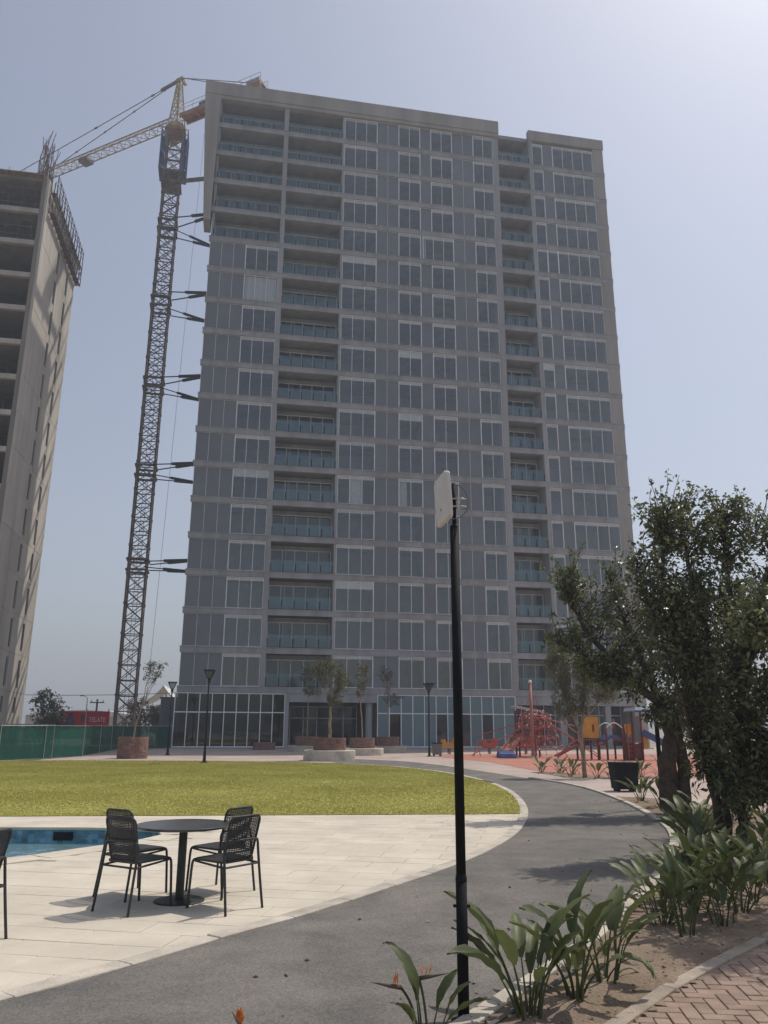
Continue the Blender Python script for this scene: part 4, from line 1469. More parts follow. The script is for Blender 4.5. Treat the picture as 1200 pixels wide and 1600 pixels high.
    make_tree('ficus_tree', 'tree at the far right edge whose foliage shades the walkway', b,
              [([(5.45, 8.9, 0), (5.5, 8.9, 0.9), (5.4, 8.9, 1.9)], 0.10, 0.07)],
              [([(5.4, 8.9, 1.8), (5.0, 8.6, 2.4), (4.5, 8.3, 2.9)], 0.045, 0.012), ([(5.4, 8.9, 1.8), (5.3, 8.8, 2.7), (5.0, 8.7, 3.6)], 0.05, 0.012),
               ([(5.4, 8.9, 1.8), (5.7, 9.0, 2.6), (5.9, 9.0, 3.5)], 0.045, 0.012), ([(5.0, 8.6, 2.4), (4.6, 8.0, 2.6), (4.1, 7.7, 2.75), (3.7, 7.5, 2.7)], 0.03, 0.008)],
              [((4.45, 8.3, 2.9), (0.6, 0.8, 0.45), 2.2), ((4.95, 8.6, 3.4), (0.65, 0.8, 0.65), 2.0), ((5.6, 9.0, 3.4), (0.8, 0.9, 0.7), 1.5), ((4.4, 7.6, 2.75), (0.5, 0.6, 0.35), 1.3), ((5.2, 8.6, 2.5), (0.6, 0.7, 0.45), 1.0), ((3.85, 8.0, 2.85), (0.5, 0.7, 0.35), 1.8), ((3.75, 7.4, 2.6), (0.4, 0.5, 0.28), 1.1)],
              700, 12, 0.070, 0.26, 'leaf_ficus', 'bark', 53, twig_r=0.006, droop=0.25, up=0.05)


big_trees()


# ------------------------------------------------------------------ planters and small trees
def planter(label, x, y, r, h, ring=None, group=None, courses=6, bricks=14):
    p = thing('brick_planter', label, 'planter', (x, y, 0), 0, group)
    z0 = 0.0
    if ring:
        rr, rh = ring
        MB().lathe([(rr, 0), (rr, rh - 0.02), (rr - 0.02, rh), (r - 0.05, rh)], 40, cap=True).build('base_ring', 'kerb_concrete', p)
        z0 = rh
    MB().lathe([(r - 0.06, z0), (r - 0.06, z0 + h - 0.03), (r - 0.22, z0 + h - 0.03), (r - 0.22, z0 + h - 0.10), (0.01, z0 + h - 0.08)], 32).build('core', 'mortar', p)
    ch = h / courses
    da = 2 * PI / bricks
    n = 3
    mb = MB()
    for i in range(n):
        a0 = -da / 2 + da * i / n + (0.008 / r if i == 0 else 0); a1 = -da / 2 + da * (i + 1) / n - (0.008 / r if i == n - 1 else 0)
        P_ = lambda q, a, z: (q * math.cos(a), q * math.sin(a), z)
        mb.hexa([P_(r - 0.12, a0, 0.007), P_(r, a0, 0.007), P_(r, a1, 0.007), P_(r - 0.12, a1, 0.007)],
                [P_(r - 0.12, a0, ch - 0.007), P_(r, a0, ch - 0.007), P_(r, a1, ch - 0.007), P_(r - 0.12, a1, ch - 0.007)])
    me = mb.mesh('brick', 'brick_planter')
    for c in range(courses):
        for i in range(bricks):
            put('brick', me, p, (0, 0, z0 + c * ch), (i + 0.5 * (c % 2)) * da)
    return z0 + h - 0.08


def small_tree(label, x, y, z, ht, crown_blobs, n_twigs, seed, lm='leaf_planter', bm='bark_pale', group=None, leaves=12, size=0.10, lean=0.0, r0=0.06, fork=0.5):
    base = (x, y, z)
    zf = z + ht * fork
    trunk = [([(x, y, z), (x + lean * 0.3, y, z + ht * fork * 0.5), (x + lean, y, zf)], r0, r0 * 0.65)]
    limbs = []
    for c, r, w in crown_blobs:
        m_ = ((x + lean + c[0]) / 2 , (y + c[1]) / 2, (zf + c[2]) / 2 + 0.1)
        limbs.append(([(x + lean, y, zf - 0.1), m_, (c[0], c[1], c[2] + r[2] * 0.4)], r0 * 0.5, 0.008))
    return make_tree('planter_tree', label, base, trunk, limbs, crown_blobs, n_twigs, leaves, size, 0.26, lm, bm, seed, group, twig_r=0.006, droop=0.2, up=0.2)


def planters():
    G = 'brick planters on the plaza'
    z = planter('large brick planter on a concrete ring at the lawn edge', -2.80, 43.3, 0.86, 0.62, (1.36, 0.52), G, 7, 20)
    small_tree('slim tree with pale yellow green crown in the front planter', -2.80, 43.3, z, 4.2,
               [((-2.9, 43.3, 4.6), (0.85, 0.8, 0.9), 3), ((-3.5, 43.2, 4.7), (0.55, 0.5, 0.55), 1.2), ((-2.2, 43.3, 4.1), (0.6, 0.6, 0.7), 1.4), ((-2.6, 43.2, 3.2), (0.55, 0.5, 0.55), 1.4)],
               330, 61, group='trees in brick planters', r0=0.09, size=0.10, fork=0.42)
    z = planter('brick planter on a concrete ring just behind the front planter', -1.30, 51.8, 0.80, 0.62, (1.35, 0.42), G, 7, 20)
    small_tree('thin sapling with a forked pale stem in the second planter', -1.30, 51.8, z, 4.6,
               [((-1.35, 51.8, 5.0), (0.55, 0.5, 0.9), 2), ((-1.4, 51.8, 4.0), (0.5, 0.4, 0.5), 1)], 110, 62, group='trees in brick planters', r0=0.05, lean=-0.15)
    z = planter('shaded brick planter to the left before the dark entrance', -5.35, 58.0, 0.82, 0.62, (1.35, 0.42), G, 7, 20)
    small_tree('small dark shaded tree left of the front planter', -5.35, 58.0, z, 4.8,
               [((-5.4, 58, 5.3), (0.75, 0.6, 0.9), 2), ((-5.1, 58, 4.2), (0.8, 0.6, 0.4), 1)], 150, 63, 'leaf_far', group='trees in brick planters', r0=0.05)
    z = planter('shaded brick planter at the right side of the entrance', 0.35, 58.2, 0.82, 0.62, (1.35, 0.42), G, 7, 20)
    small_tree('sparse dark sapling with drooping twigs right of the entrance', 0.35, 58.2, z, 5.0,
               [((0.15, 58, 5.4), (0.7, 0.5, 0.6), 2), ((0.8, 58, 3.6), (0.8, 0.5, 0.6), 1.4), ((0.4, 58, 4.5), (0.4, 0.4, 0.6), 0.6)], 130, 64, 'leaf_far', group='trees in brick planters', r0=0.045)
    z = planter('tall brick planter without ring standing near the green fence', -13.55, 44.7, 0.80, 1.12, None, G, 7, 14)
    small_tree('thin leaning sapling with sparse leaves beside the crane mast', -13.55, 44.7, z, 3.6,
               [((-12.9, 44.7, 4.9), (0.45, 0.4, 0.35), 1), ((-12.3, 44.7, 5.0), (0.55, 0.3, 0.18), 0.5), ((-12.8, 44.7, 4.2), (0.5, 0.4, 0.35), 0.8), ((-12.4, 44.7, 4.5), (0.35, 0.3, 0.15), 0.3)],
               60, 65, 'leaf_far', group='trees in brick planters', lean=0.35, r0=0.05)
    z = planter('low shaded planter against the dark glass at left', -9.0, 62.4, 0.85, 0.55, None, G, 5, 16)
    # wispy tree between path and playground
    make_tree('wispy_tree', 'wispy grey green tree between the path and playground', (7.15, 29.4, 0),
              [([(7.15, 29.4, 0), (7.1, 29.4, 1.0), (7.1, 29.4, 1.9)], 0.085, 0.06)],
              [([(7.1, 29.4, 1.5), (6.6, 29.3, 2.6), (6.3, 29.3, 3.8), (6.35, 29.3, 4.6)], 0.045, 0.008), ([(7.1, 29.4, 1.6), (7.3, 29.3, 2.8), (7.35, 29.3, 4.2)], 0.045, 0.008),
               ([(7.1, 29.4, 1.8), (7.9, 29.4, 2.8), (8.3, 29.4, 3.6)], 0.035, 0.008), ([(7.1, 29.4, 1.4), (6.4, 29.4, 2.0), (6.1, 29.4, 2.7)], 0.03, 0.008)],
              [((6.4, 29.3, 3.9), (0.55, 0.6, 0.95), 2), ((7.2, 29.3, 3.5), (0.7, 0.6, 1.1), 2), ((8.1, 29.4, 3.1), (0.6, 0.6, 0.7), 1), ((6.7, 29.3, 2.6), (0.6, 0.5, 0.6), 1.2)],
              700, 18, 0.10, 0.13, 'leaf_olive', 'bark_pale', 71, twig_r=0.006, up=0.5)
    # trees beyond the fence
    for i, (lab, x, y, h, r) in enumerate([
        ('dark bushy tree at the foot of the unfinished block', -29.6, 72.0, 5.0, 1.7),
        ('low dark tree behind the green fence beside the billboard', -28.4, 70.0, 2.7, 1.1),
        ('dark leafy tree under the white canopy near the crane', -24.9, 84.0, 4.6, 1.7),
        ('small dark tree beside the grey service block', -22.8, 83.0, 3.8, 1.3),
        ('small far tree between the canopy and the tower', -21.6, 96.0, 6.2, 1.3)]):
        make_tree('background_tree', lab, (x, y, 0), [([(x, y, 0), (x, y, h * 0.4)], 0.16, 0.1)],
                  [([(x, y, h * 0.35), (x - r * 0.4, y, h * 0.7), (x - r * 0.5, y, h * 0.85)], 0.07, 0.02), ([(x, y, h * 0.35), (x + r * 0.4, y, h * 0.6), (x + r * 0.6, y, h * 0.75)], 0.07, 0.02),
                   ([(x, y, h * 0.4), (x, y + 0.3, h * 0.9)], 0.07, 0.02)],
                  [((x - r * 0.4, y, h * 0.72), (r * 0.6, r * 0.6, h * 0.25), 1), ((x + r * 0.5, y, h * 0.58), (r * 0.6, r * 0.6, h * 0.25), 1), ((x, y, h * 0.45), (r, r, h * 0.28), 1.4), ((x - 0.1, y, h * 0.82), (r * 0.45, r * .4, h * 0.2), 0.6)],
                  230, 12, 0.20, 0.3, 'leaf_far', 'bark', 80 + i, group='trees beyond the fence')


planters()


# ------------------------------------------------------------------ bird-of-paradise plants
def strelitzia_leaf(pet, blade, wid, lean, arch, seed, fold=0.35):
    """one leaf: stalk rising from the origin and leaning to +X, then a long folded blade"""
    rng = np.random.RandomState(seed)
    pts = []; ang = R(90) - lean * 0.4
    p = np.array([0., 0., 0.]); n = 7
    for i in range(n + 1):
        pts.append(p.copy())
        p = p + np.array([math.cos(ang), 0, math.sin(ang)]) * pet / n
        ang -= lean * 0.6 / n
    mb = MB()
    mb.tube([tuple(q) for q in pts], [0.011 - 0.006 * i / n for i in range(n + 1)], 5, cap=False)
    m = 9
    rows = []
    p = pts[-1].copy(); tw = rng.uniform(-0.5, 0.5)
    for i in range(m + 1):
        t = i / m
        w = wid * (math.sin(PI * min(1, t * 0.93 + 0.04)) ** 0.75) * (1 - 0.25 * t)
        if i == m: w = 0.002
        dirv = np.array([math.cos(ang), 0, math.sin(ang)])
        nor = np.array([-math.sin(ang), 0, math.cos(ang)])
        a = tw * t
        side = np.array([0, 1, 0]) * math.cos(a) + nor * math.sin(a)
        nn = nor * math.cos(a) - np.array([0, 1, 0]) * math.sin(a)
        row = [p + side * w * s + nn * w * fold * abs(s) ** 0.8 + nn * 0.006 * math.sin(t * 19 + s * 4 + seed) for s in (-1, -0.5, 0, 0.5, 1)]
        rows.append(row)
        p = p + dirv * blade / m
        ang -= arch / m
    o = len(mb.v)
    for r_ in rows:
        mb.v.extend([tuple(q) for q in r_])
    for i in range(m):
        for k in range(4):
            mb.f.append((o + i * 5 + k, o + i * 5 + k + 1, o + (i + 1) * 5 + k + 1, o + (i + 1) * 5 + k))
    return mb


LEAVES = []
_lr = random.Random(77)
for i in range(12):
    pet = _lr.uniform(0.24, 0.42); bl = _lr.uniform(0.34, 0.48)
    LEAVES.append(strelitzia_leaf(pet, bl, _lr.uniform(0.050, 0.074), _lr.uniform(0.10, 0.75), _lr.uniform(0.1, 1.1), i, _lr.uniform(0.25, 0.75)).mesh('leaf', 'leaf_strelitzia', smooth=True))
DROOP = [strelitzia_leaf(0.38, 0.38, 0.072, 1.2, 1.6, 40 + i, 0.3).mesh('leaf', 'leaf_strelitzia', smooth=True) for i in range(2)]
DRY = [strelitzia_leaf(0.20, 0.30, 0.025, 1.9, 1.5, 50 + i, 0.8).mesh('leaf', 'leaf_dry', smooth=True) for i in range(2)]


def flower(parent, p0, p1, heading):
    """stalk with beak-like bract and upright orange sepals"""
    p0, p1 = Vector(p0), Vector(p1)
    mid = (p0 + p1) / 2 + Vector((0, 0, 0.05))
    f = MB().tube(catmull([tuple(p0), tuple(mid), tuple(p1)], 5), 0.007, 6).build('flower_stalk', 'leaf_strelitzia', parent, smooth=True)
    d = Vector((math.cos(heading), math.sin(heading), 0.18)).normalized()
    MB().tube([p1, p1 + d * 0.06, p1 + d * 0.17], [0.012, 0.011, 0.001], 6).build('bract', 'bract', f, smooth=True)
    rng = random.Random(int(abs(p1.x) * 1000) + 3)
    for k in range(3):
        q = p1 + d * (0.02 + 0.015 * k)
        u = Vector((d.x * rng.uniform(-0.3, 0.5), d.y * rng.uniform(-0.3, 0.5) + rng.uniform(-0.25, 0.25), 1)).normalized()
        s = u.cross(d).normalized()
        L = rng.uniform(0.06, 0.085)
        MB().add([q, q + u * L * 0.5 + s * 0.017, q + u * L, q + u * L * 0.5 - s * 0.017, q + u * L * 0.5 + d * 0.008],
                 [(0, 1, 4), (1, 2, 4), (2, 3, 4), (3, 0, 4)]).build('petal', 'petal_orange', f)


def strelitzia(label, x, y, n, scale, seed, dry=0, droop=1, z=0.03, group='bird-of-paradise plants in the planting bed', spread=0.09):
    rng = random.Random(seed)
    p = thing('bird_of_paradise', label, 'plant', (x, y, z), 0, group)
    a0 = rng.uniform(0, 6.28)
    for i in range(n):
        me = LEAVES[rng.randrange(len(LEAVES))] if i >= droop else DROOP[rng.randrange(2)]
        a = a0 + i * 2.4 + rng.uniform(-0.5, 0.5)
        r_ = rng.uniform(0.01, spread)
        o = put('leaf', me, p, (math.cos(a) * r_, math.sin(a) * r_, 0))
        s = scale * rng.uniform(0.72, 1.12)
        o.scale = (s, s * rng.uniform(0.9, 1.2), s)
        o.rotation_euler = (rng.uniform(-0.12, 0.12), rng.uniform(-0.08, 0.12), a)
    for i in range(dry):
        a = rng.uniform(0, 6.28)
        o = put('leaf', DRY[i % 2], p, (math.cos(a) * spread, math.sin(a) * spread, 0), a)
        o.scale = (scale,) * 3
    return p


def plants():
    p = strelitzia('bird-of-paradise plant with orange flowers at the foot of the pole', 0.24, 4.90, 7, 0.72, 101, 0, 0)
    flower(p, (-0.02, 0.02, 0), (-0.13, 0.04, 0.27), R(185))
    flower(p, (0.02, 0.02, 0), (-0.03, 0.07, 0.31), R(-5))
    p = strelitzia('low bird-of-paradise plant with one orange flower tip at the bottom edge', -0.22, 4.32, 5, 0.42, 102, 0, 1)
    flower(p, (-0.05, 0.05, 0), (-0.50, 0.32, 0.17), R(120))
    near = [('tall upright bird-of-paradise plant just right of the black pole', 0.88, 5.36, 14, 1.0, 103, 0, 0),
            ('bird-of-paradise plant with a wilted hanging leaf near the brick walkway', 1.24, 5.66, 13, 0.98, 104, 1, 2),
            ('broad-leaved bird-of-paradise plant leaning over bare soil', 1.52, 6.05, 10, 0.85, 105, 1, 2),
            ('bird-of-paradise plant behind the broad-leaved one on the kerb side', 1.78, 6.75, 9, 0.72, 106, 0, 1),
            ('bird-of-paradise plant with a pale dry leaf in the tree shade', 2.55, 7.30, 9, 0.85, 107, 1, 1),
            ('shaded bird-of-paradise plant near the kerb, leftmost of the dark clump', 2.55, 7.9, 11, 0.82, 108, 0, 1),
            ('shaded bird-of-paradise plant in the middle of the dark clump', 2.98, 8.3, 11, 0.85, 109, 0, 1),
            ('shaded bird-of-paradise plant nearest the walkway in the dark clump', 3.35, 8.1, 10, 0.9, 110, 0, 1),
            ('bird-of-paradise plant at the kerb behind the dark clump', 3.4, 9.3, 11, 0.85, 111, 0, 1),
            ('dense bird-of-paradise plant below the thin tree stems', 3.8, 9.2, 11, 0.88, 112, 0, 1),
            ('bird-of-paradise plant beside the right-hand tree stem', 4.3, 9.6, 10, 0.95, 113, 1, 1),
            ('bright green bird-of-paradise plant between kerb and tree trunks', 4.1, 10.9, 12, 1.05, 114, 0, 1),
            ('bird-of-paradise plant in front of the thick trunk', 4.75, 13.2, 11, 1.0, 115, 0, 1),
            ('bird-of-paradise plant at the far right behind the thin stems', 5.9, 12.6, 11, 1.0, 116, 0, 1),
            ('bird-of-paradise plant at the right edge on the leaf-strewn soil', 4.1, 8.2, 8, 0.7, 117, 1, 1),
            ('compact bird-of-paradise plant under the black litter bin', 6.15, 19.9, 12, 0.95, 118, 0, 0),
            ('bird-of-paradise plant between litter bin and thick trunk', 6.15, 18.4, 12, 1.15, 119, 0, 1),
            ('dark bird-of-paradise plant with leaves overhanging the path kerb', 3.05, 8.75, 12, 0.82, 121, 0, 1),
            ('low bird-of-paradise plant on the shaded soil by the walkway kerb', 3.0, 7.65, 9, 0.8, 122, 0, 1),
            ('bird-of-paradise plant in deep shade between the clump and thin stems', 3.75, 9.75, 12, 0.88, 123, 0, 1),
            ('bird-of-paradise plant touching the kerb below the thick trunk', 4.45, 12.2, 11, 1.0, 124, 0, 1),
            ('bird-of-paradise plant directly under the right-hand stems', 4.9, 10.7, 11, 1.0, 125, 0, 1),
            ('bird-of-paradise plant behind the thick trunk', 6.7, 15.6, 10, 1.0, 120, 0, 1)]
    for a in near:
        strelitzia(*a)
    rows = [('kerb side', [(2.45, 7.6), (2.95, 8.15), (3.5, 8.8), (3.85, 10.2), (4.25, 11.6), (4.8, 12.9)]),
            ('middle', [(3.7, 8.6), (4.0, 10.3), (4.7, 11.3), (5.2, 13.6), (5.5, 14.6)]),
            ('walkway side', [(4.45, 9.0), (4.95, 9.6), (4.55, 10.2), (5.5, 10.6), (5.2, 11.2)])]
    nth = ['nearest', 'second nearest', 'third nearest', 'fourth nearest', 'fifth nearest', 'farthest']
    i = 0
    for side, pts in rows:
        for k, (x, y) in enumerate(pts):
            strelitzia('dark bird-of-paradise plant in the tree shade, %s of the %s row' % (nth[k], side), x, y, 10, 0.80 + 0.13 * math.sin(i * 2.1), 160 + i, i % 2, 1, 0.03,
                       'bird-of-paradise plants crowded below the trees', 0.13)
            i += 1
    far = [(6.2, 32.4), (6.85, 32.2), (7.2, 31.4), (6.75, 29.9), (7.55, 29.2), (8.15, 29.2), (10.0, 29.9), (9.2, 29.6)]
    lab = ['small bird-of-paradise plant at the playground edge, leftmost of its row', 'small bird-of-paradise plant, second from left along the playground edge',
           'upright small bird-of-paradise plant, third from left along the playground edge', 'bird-of-paradise plant just left of the wispy tree',
           'bird-of-paradise plant just right of the wispy tree', 'low bird-of-paradise plant left of the litter bin at the playground edge',
           'bird-of-paradise plant right of the litter bin at the playground edge', 'bird-of-paradise plant directly behind the litter bin']
    for i, ((x, y), l) in enumerate(zip(far, lab)):
        strelitzia(l, x, y, 10, 1.05, 140 + i, 0, 2, 0.01, 'bird-of-paradise plants along the playground')
    # soil strip under the far row
    struct(MB().prism([(5.9, 32.9), (6.3, 31.0), (6.6, 29.3), (8.4, 28.6), (10.6, 29.4), (10.5, 30.3), (8.2, 29.8), (7.3, 31.8), (6.9, 33.0)], -0.01, 0.015).build('playground_bed', 'soil'))
    # litter, twigs and pebbles on the soil
    rng = np.random.RandomState(5)
    P_, D_ = [], []
    mb = MB()
    k = 0
    while k < 1500:
        y = 4.2 + 9 * rng.rand() ** 1.4; x = rng.uniform(-0.6, 6.5)
        if not inside((x, y), bed_poly): continue
        k += 1
        if k % 3:
            s = rng.uniform(0.004, 0.014)
            mb.lathe([(s * 0.5, 0), (s, s * 0.5), (s * 0.6, s)], 5, (x, y, 0.035))
        else:
            P_.append((x, y, 0.05 + rng.rand() * 0.015)); D_.append((rng.normal(), rng.normal(), 0.1))
    tag(mb.build('soil_pebbles', 'pebble'), 'small stones and clods scattered over the planting bed', 'pebbles', kind='stuff')
    V, F = leaf_arrays(np.array(P_), np.array(D_), 0.035, 0.25, rng)
    tag(put('leaf_litter', raw_mesh('leaf_litter', V, F, 'litter')), 'dry fallen leaves scattered over the planting bed', 'leaves', kind='stuff')
    # a few dry leaves blown onto the path and deck
    P2, D2 = [], []
    while len(P2) < 90:
        y = 4.5 + 16 * rng.rand() ** 1.3; x = rng.uniform(-3, 5.5)
        edge = min(abs(x - p[0]) + abs(y - p[1]) for p in path_right[::2])
        if rng.rand() > math.exp(-edge * 1.6) + 0.03 or not inside((x, y), asphalt_poly): continue
        P2.append((x, y, 0.026)); D2.append((rng.normal(), rng.normal(), 0.08))
    V, F = leaf_arrays(np.array(P2), np.array(D2), 0.045, 0.25, rng)
    tag(put('path_litter', raw_mesh('path_litter', V, F, 'litter')), 'dry fallen leaves blown along the edge of the asphalt path', 'leaves', kind='stuff')
    o = MB().tube(catmull([(0.55, 5.05, 0.05), (0.95, 5.62, 0.055), (1.3, 6.15, 0.05), (1.5, 6.4, 0.05)], 5), 0.012, 6).build('irrigation_hose', 'cable_grey')
    tag(o, 'thin grey irrigation hose lying on soil between the near plants', 'hose')


plants()


# ------------------------------------------------------------------ table and chairs
def build_chair():
    c = thing('patio_chair', 'x', 'chair')
    # chair faces +X; seat 0.44 high
    sx0, sx1, sy, sz = -0.20, 0.22, 0.20, 0.435
    for s in (-1, 1):
        MB().tube(catmull([(0.25, s * 0.215, 0), (0.235, s * 0.212, 0.25), (0.222, s * 0.21, 0.40), (0.205, s * 0.20, 0.435), (0.17, s * 0.195, 0.44)], 4), 0.0125, 8).build('leg', 'chair_metal', c, smooth=True)
    # rear legs rise and join in a loop behind the backrest
    loop = []
    for s in (-1, 1):
        pts = [(-0.31, s * 0.235, 0), (-0.265, s * 0.225, 0.30), (-0.235, s * 0.22, 0.52), (-0.232, s * 0.212, 0.595), (-0.245, s * 0.18, 0.622), (-0.262, s * 0.09, 0.63), (-0.267, 0, 0.63)]
        MB().tube(catmull(pts, 5), 0.0125, 8).build('leg', 'chair_metal', c, smooth=True)
    fr = MB()
    fr.tube([(0.20, -0.2, sz - 0.012), (0.20, 0.2, sz - 0.012)], 0.010, 6)
    fr.tube([(-0.25, -0.222, sz - 0.035), (-0.25, 0.222, sz - 0.035)], 0.010, 6)
    for s in (-1, 1):
        fr.tube([(-0.25, s * 0.222, sz - 0.035), (0.19, s * 0.2, sz - 0.012)], 0.010, 6)
    fr.build('seat_frame', 'chair_metal', c)

    def rrect(w0, w1, h, r, n=5):
        pts = []
        for (cx, cy, a0, w) in ((w1 - r, h - r, 0, w1), (-w1 + r, h - r, 90, w1), (-w0 + r, r, 180, w0), (w0 - r, r, 270, w0)):
            for i in range(n + 1):
                a = R(a0 + 90 * i / n)
                pts.append((cx + r * math.cos(a), cy + r * math.sin(a)))
        return pts
    # seat pad with rounded corners
    o2 = rrect(0.205, 0.205, 0.44, 0.06)
    st = MB().prism([(p[1] - 0.225, p[0]) for p in o2], sz - 0.004, sz + 0.016).build('seat', 'chair_metal', c)
    # backrest: rounded frame and perforated sheet, slightly reclined
    bp = rrect(0.185, 0.195, 0.42, 0.06)
    tilt = R(14)
    T = lambda p, off=0: (-0.205 - p[1] * math.sin(tilt) - off + 0.05 * (p[0] / 0.2) ** 2 * 0.6, p[0], sz + 0.005 + p[1] * math.cos(tilt))
    ring = [T(p) for p in bp]
    b = MB().tube(ring + [ring[0]], 0.0115, 7).build('backrest', 'chair_metal', c, smooth=True)
    # woven sheet: strips
    wv = MB()
    for i in range(27):
        h = 0.015 + 0.39 * i / 26
        half = 0.182
        if h > 0.37: half = 0.195 - 0.06 * ((h - 0.36) / 0.06) ** 2 * 0.9
        if h < 0.05: half = 0.185 - 0.05 * ((0.05 - h) / 0.05) ** 2
        seg = [T((half * (k / 3 - 1), h)) for k in range(7)]
        for a, q in zip(seg[:-1], seg[1:]):
            wv.bar(a, q, 0.003, 0.0105)
    for k in range(13):
        y = -0.17 + 0.34 * k / 12
        wv.bar(T((y, 0.01)), T((y, 0.405)), 0.006, 0.0035, up=(0, 1, 0))
    wv.build('woven_back', 'chair_metal', c)
    return c


def copy_tree(o, parent=None):
    c = o.copy(); COL.objects.link(c)
    if parent is not None: c.parent = parent
    for ch in o.children:
        copy_tree(ch, c)
    return c


def furniture():
    tx, ty = -2.03, 8.65
    t = thing('patio_table', 'round dark metal pedestal table on the cream deck', 'table', (tx, ty, 0.013))
    MB().lathe([(0.455, 0.692), (0.478, 0.697), (0.480, 0.715), (0.476, 0.72)], 64).build('table_top', 'table_top', t)
    MB().lathe([(0.042, 0.02), (0.042, 0.68)], 24).build('pedestal', 'chair_metal', t)
    MB().lathe([(0.25, 0), (0.25, 0.006), (0.235, 0.013), (0.05, 0.022)], 48).build('base_plate', 'chair_metal', t)
    MB().box(-0.2, 0.2, -0.03, 0.03, 0.675, 0.6915).build('support', 'chair_metal', t)
    src = build_chair()
    spots = [((-2.37, 8.32), 60, 'dark patio chair on the left of the table, nearer the camera'),
             ((-2.58, 8.95), 58, 'dark patio chair on the left of the table, on the pool side'),
             ((-1.545, 8.36), 143, 'dark patio chair on the right of the table, nearer the camera'),
             ((-1.75, 9.17), 145, 'dark patio chair on the right of the table, on the lawn side'),
             ((-3.43, 7.0), 168, 'dark patio chair cut off by the left edge of the picture')]
    for i, ((x, y), a, l) in enumerate(spots):
        c = src if i == 0 else copy_tree(src)
        c.location = (x, y, 0.013); c.rotation_euler = (0, 0, R(a))
        tag(c, l, 'chair', 'patio chairs on the deck')


furniture()


# ------------------------------------------------------------------ antenna pole in the foreground
def antenna_pole():
    px, py = 0.49, 5.33
    p = thing('antenna_pole', 'tall black pole standing in the foreground by the planting bed', 'pole', (px, py, 0))
    MB().tube([(0, 0, 0), (0, 0, 0.78)], 0.0345, 20).build('lower_tube', 'black_metal', p, smooth=True)
    MB().lathe([(0.0345, 0.78), (0.036, 0.785), (0.036, 0.80), (0.0305, 0.82)], 20, cap=False).build('collar', 'black_metal', p)
    MB().tube([(0, 0, 0.8), (0, 0, 3.05)], 0.0305, 20).build('upper_tube', 'black_metal', p, smooth=True)
    MB().tube([(0, 0, 3.05), (0, 0, 3.36)], 0.0145, 16).build('spigot', 'black_metal', p, smooth=True)
    MB().lathe([(0.0305, 0), (0.015, 0.012)], 16, (0, 0, 3.05)).build('cap', 'black_metal', p)
    for z, a in ((0.64, 0), (0.64, PI)):
        MB().tube([(math.cos(a) * 0.03, 0, z), (math.cos(a) * 0.052, 0, z)], 0.009, 8).build('bolt', 'black_metal', p)
    MB().lathe([(0.10, 0), (0.10, 0.012), (0.05, 0.03)], 24).build('base_plate', 'black_metal', p)
    # panel antenna on the spigot
    n = Vector((-math.cos(R(9)), -math.sin(R(9)), -0.06)).normalized()
    h = Vector((math.sin(R(9)), -math.cos(R(9)), 0)).normalized()
    u = n.cross(h).normalized()
    if u.z < 0: u = -u
    a = thing('panel_antenna', 'flat white square panel antenna clamped to the black pole top', 'antenna', (px, py, 3.22))
    c = n * 0.085 + Vector((0, 0, 0.015)) + h * 0.03
    W, Hh, T = 0.17, 0.165, 0.02
    r_ = 0.028
    out = []
    for (cx, cy, a0) in ((W - r_, Hh - r_, 0), (-W + r_, Hh - r_, 90), (-W + r_, -Hh + r_, 180), (W - r_, -Hh + r_, 270)):
        for i in range(7):
            t = R(a0 + 90 * i / 6)
            out.append((cx + r_ * math.cos(t), cy + r_ * math.sin(t)))
    m = len(out)
    mb = MB()
    rings = [(0.97, -T), (1.0, -T * 0.6), (1.0, T * 0.5), (0.985, T * 0.85), (0.95, T)]
    for s_, d in rings:
        mb.v.extend([tuple(c + h * (q[0] * s_) + u * (q[1] * s_) + n * d) for q in out])
    for k in range(len(rings) - 1):
        for i in range(m):
            mb.f.append((k * m + i, k * m + (i + 1) % m, (k + 1) * m + (i + 1) % m, (k + 1) * m + i))
    mb.f.append(tuple(range(m))); mb.f.append(tuple((len(rings) - 1) * m + i for i in range(m)))
    o = mb.build('radome', 'antenna_white', a); smooth_by_angle(o, 35)
    MB().bar(c + n * (T + 0.0008) + h * 0.025 - u * 0.075, c + n * (T + 0.0008) - h * 0.025 - u * 0.075, 0.0016, 0.012, up=tuple(u)).build('maker_mark', 'antenna_mark', a)
    br = MB()
    br.bar(c - n * T, c - n * (T + 0.035), 0.09, 0.12, up=tuple(u))
    br.build('bracket', 'galvanised', a)
    for z in (-0.035, 0.02):
        k = MB()
        k.tube([(-0.02, 0.03, z), (0.05, 0.03, z + 0.004), (0.085, 0.0, z + 0.006), (0.05, -0.03, z + 0.004), (-0.02, -0.03, z)], 0.006, 6)
        k.box(0.02, 0.034, -0.04, 0.04, z - 0.012, z + 0.012)
        k.build('u_bolt', 'galvanised', a)
    pts = catmull([(0.0, 0.02, 0.135), (0.04, 0.0, 0.125), (0.085, 0, 0.07), (0.10, 0, 0.0), (0.085, 0, -0.06), (0.03, -0.01, -0.11), (-0.05, -0.02, -0.125), (-0.075, -0.04, -0.10)], 6)
    MB().tube(pts, 0.0035, 6).build('cable', 'cable_grey', a)


antenna_pole()


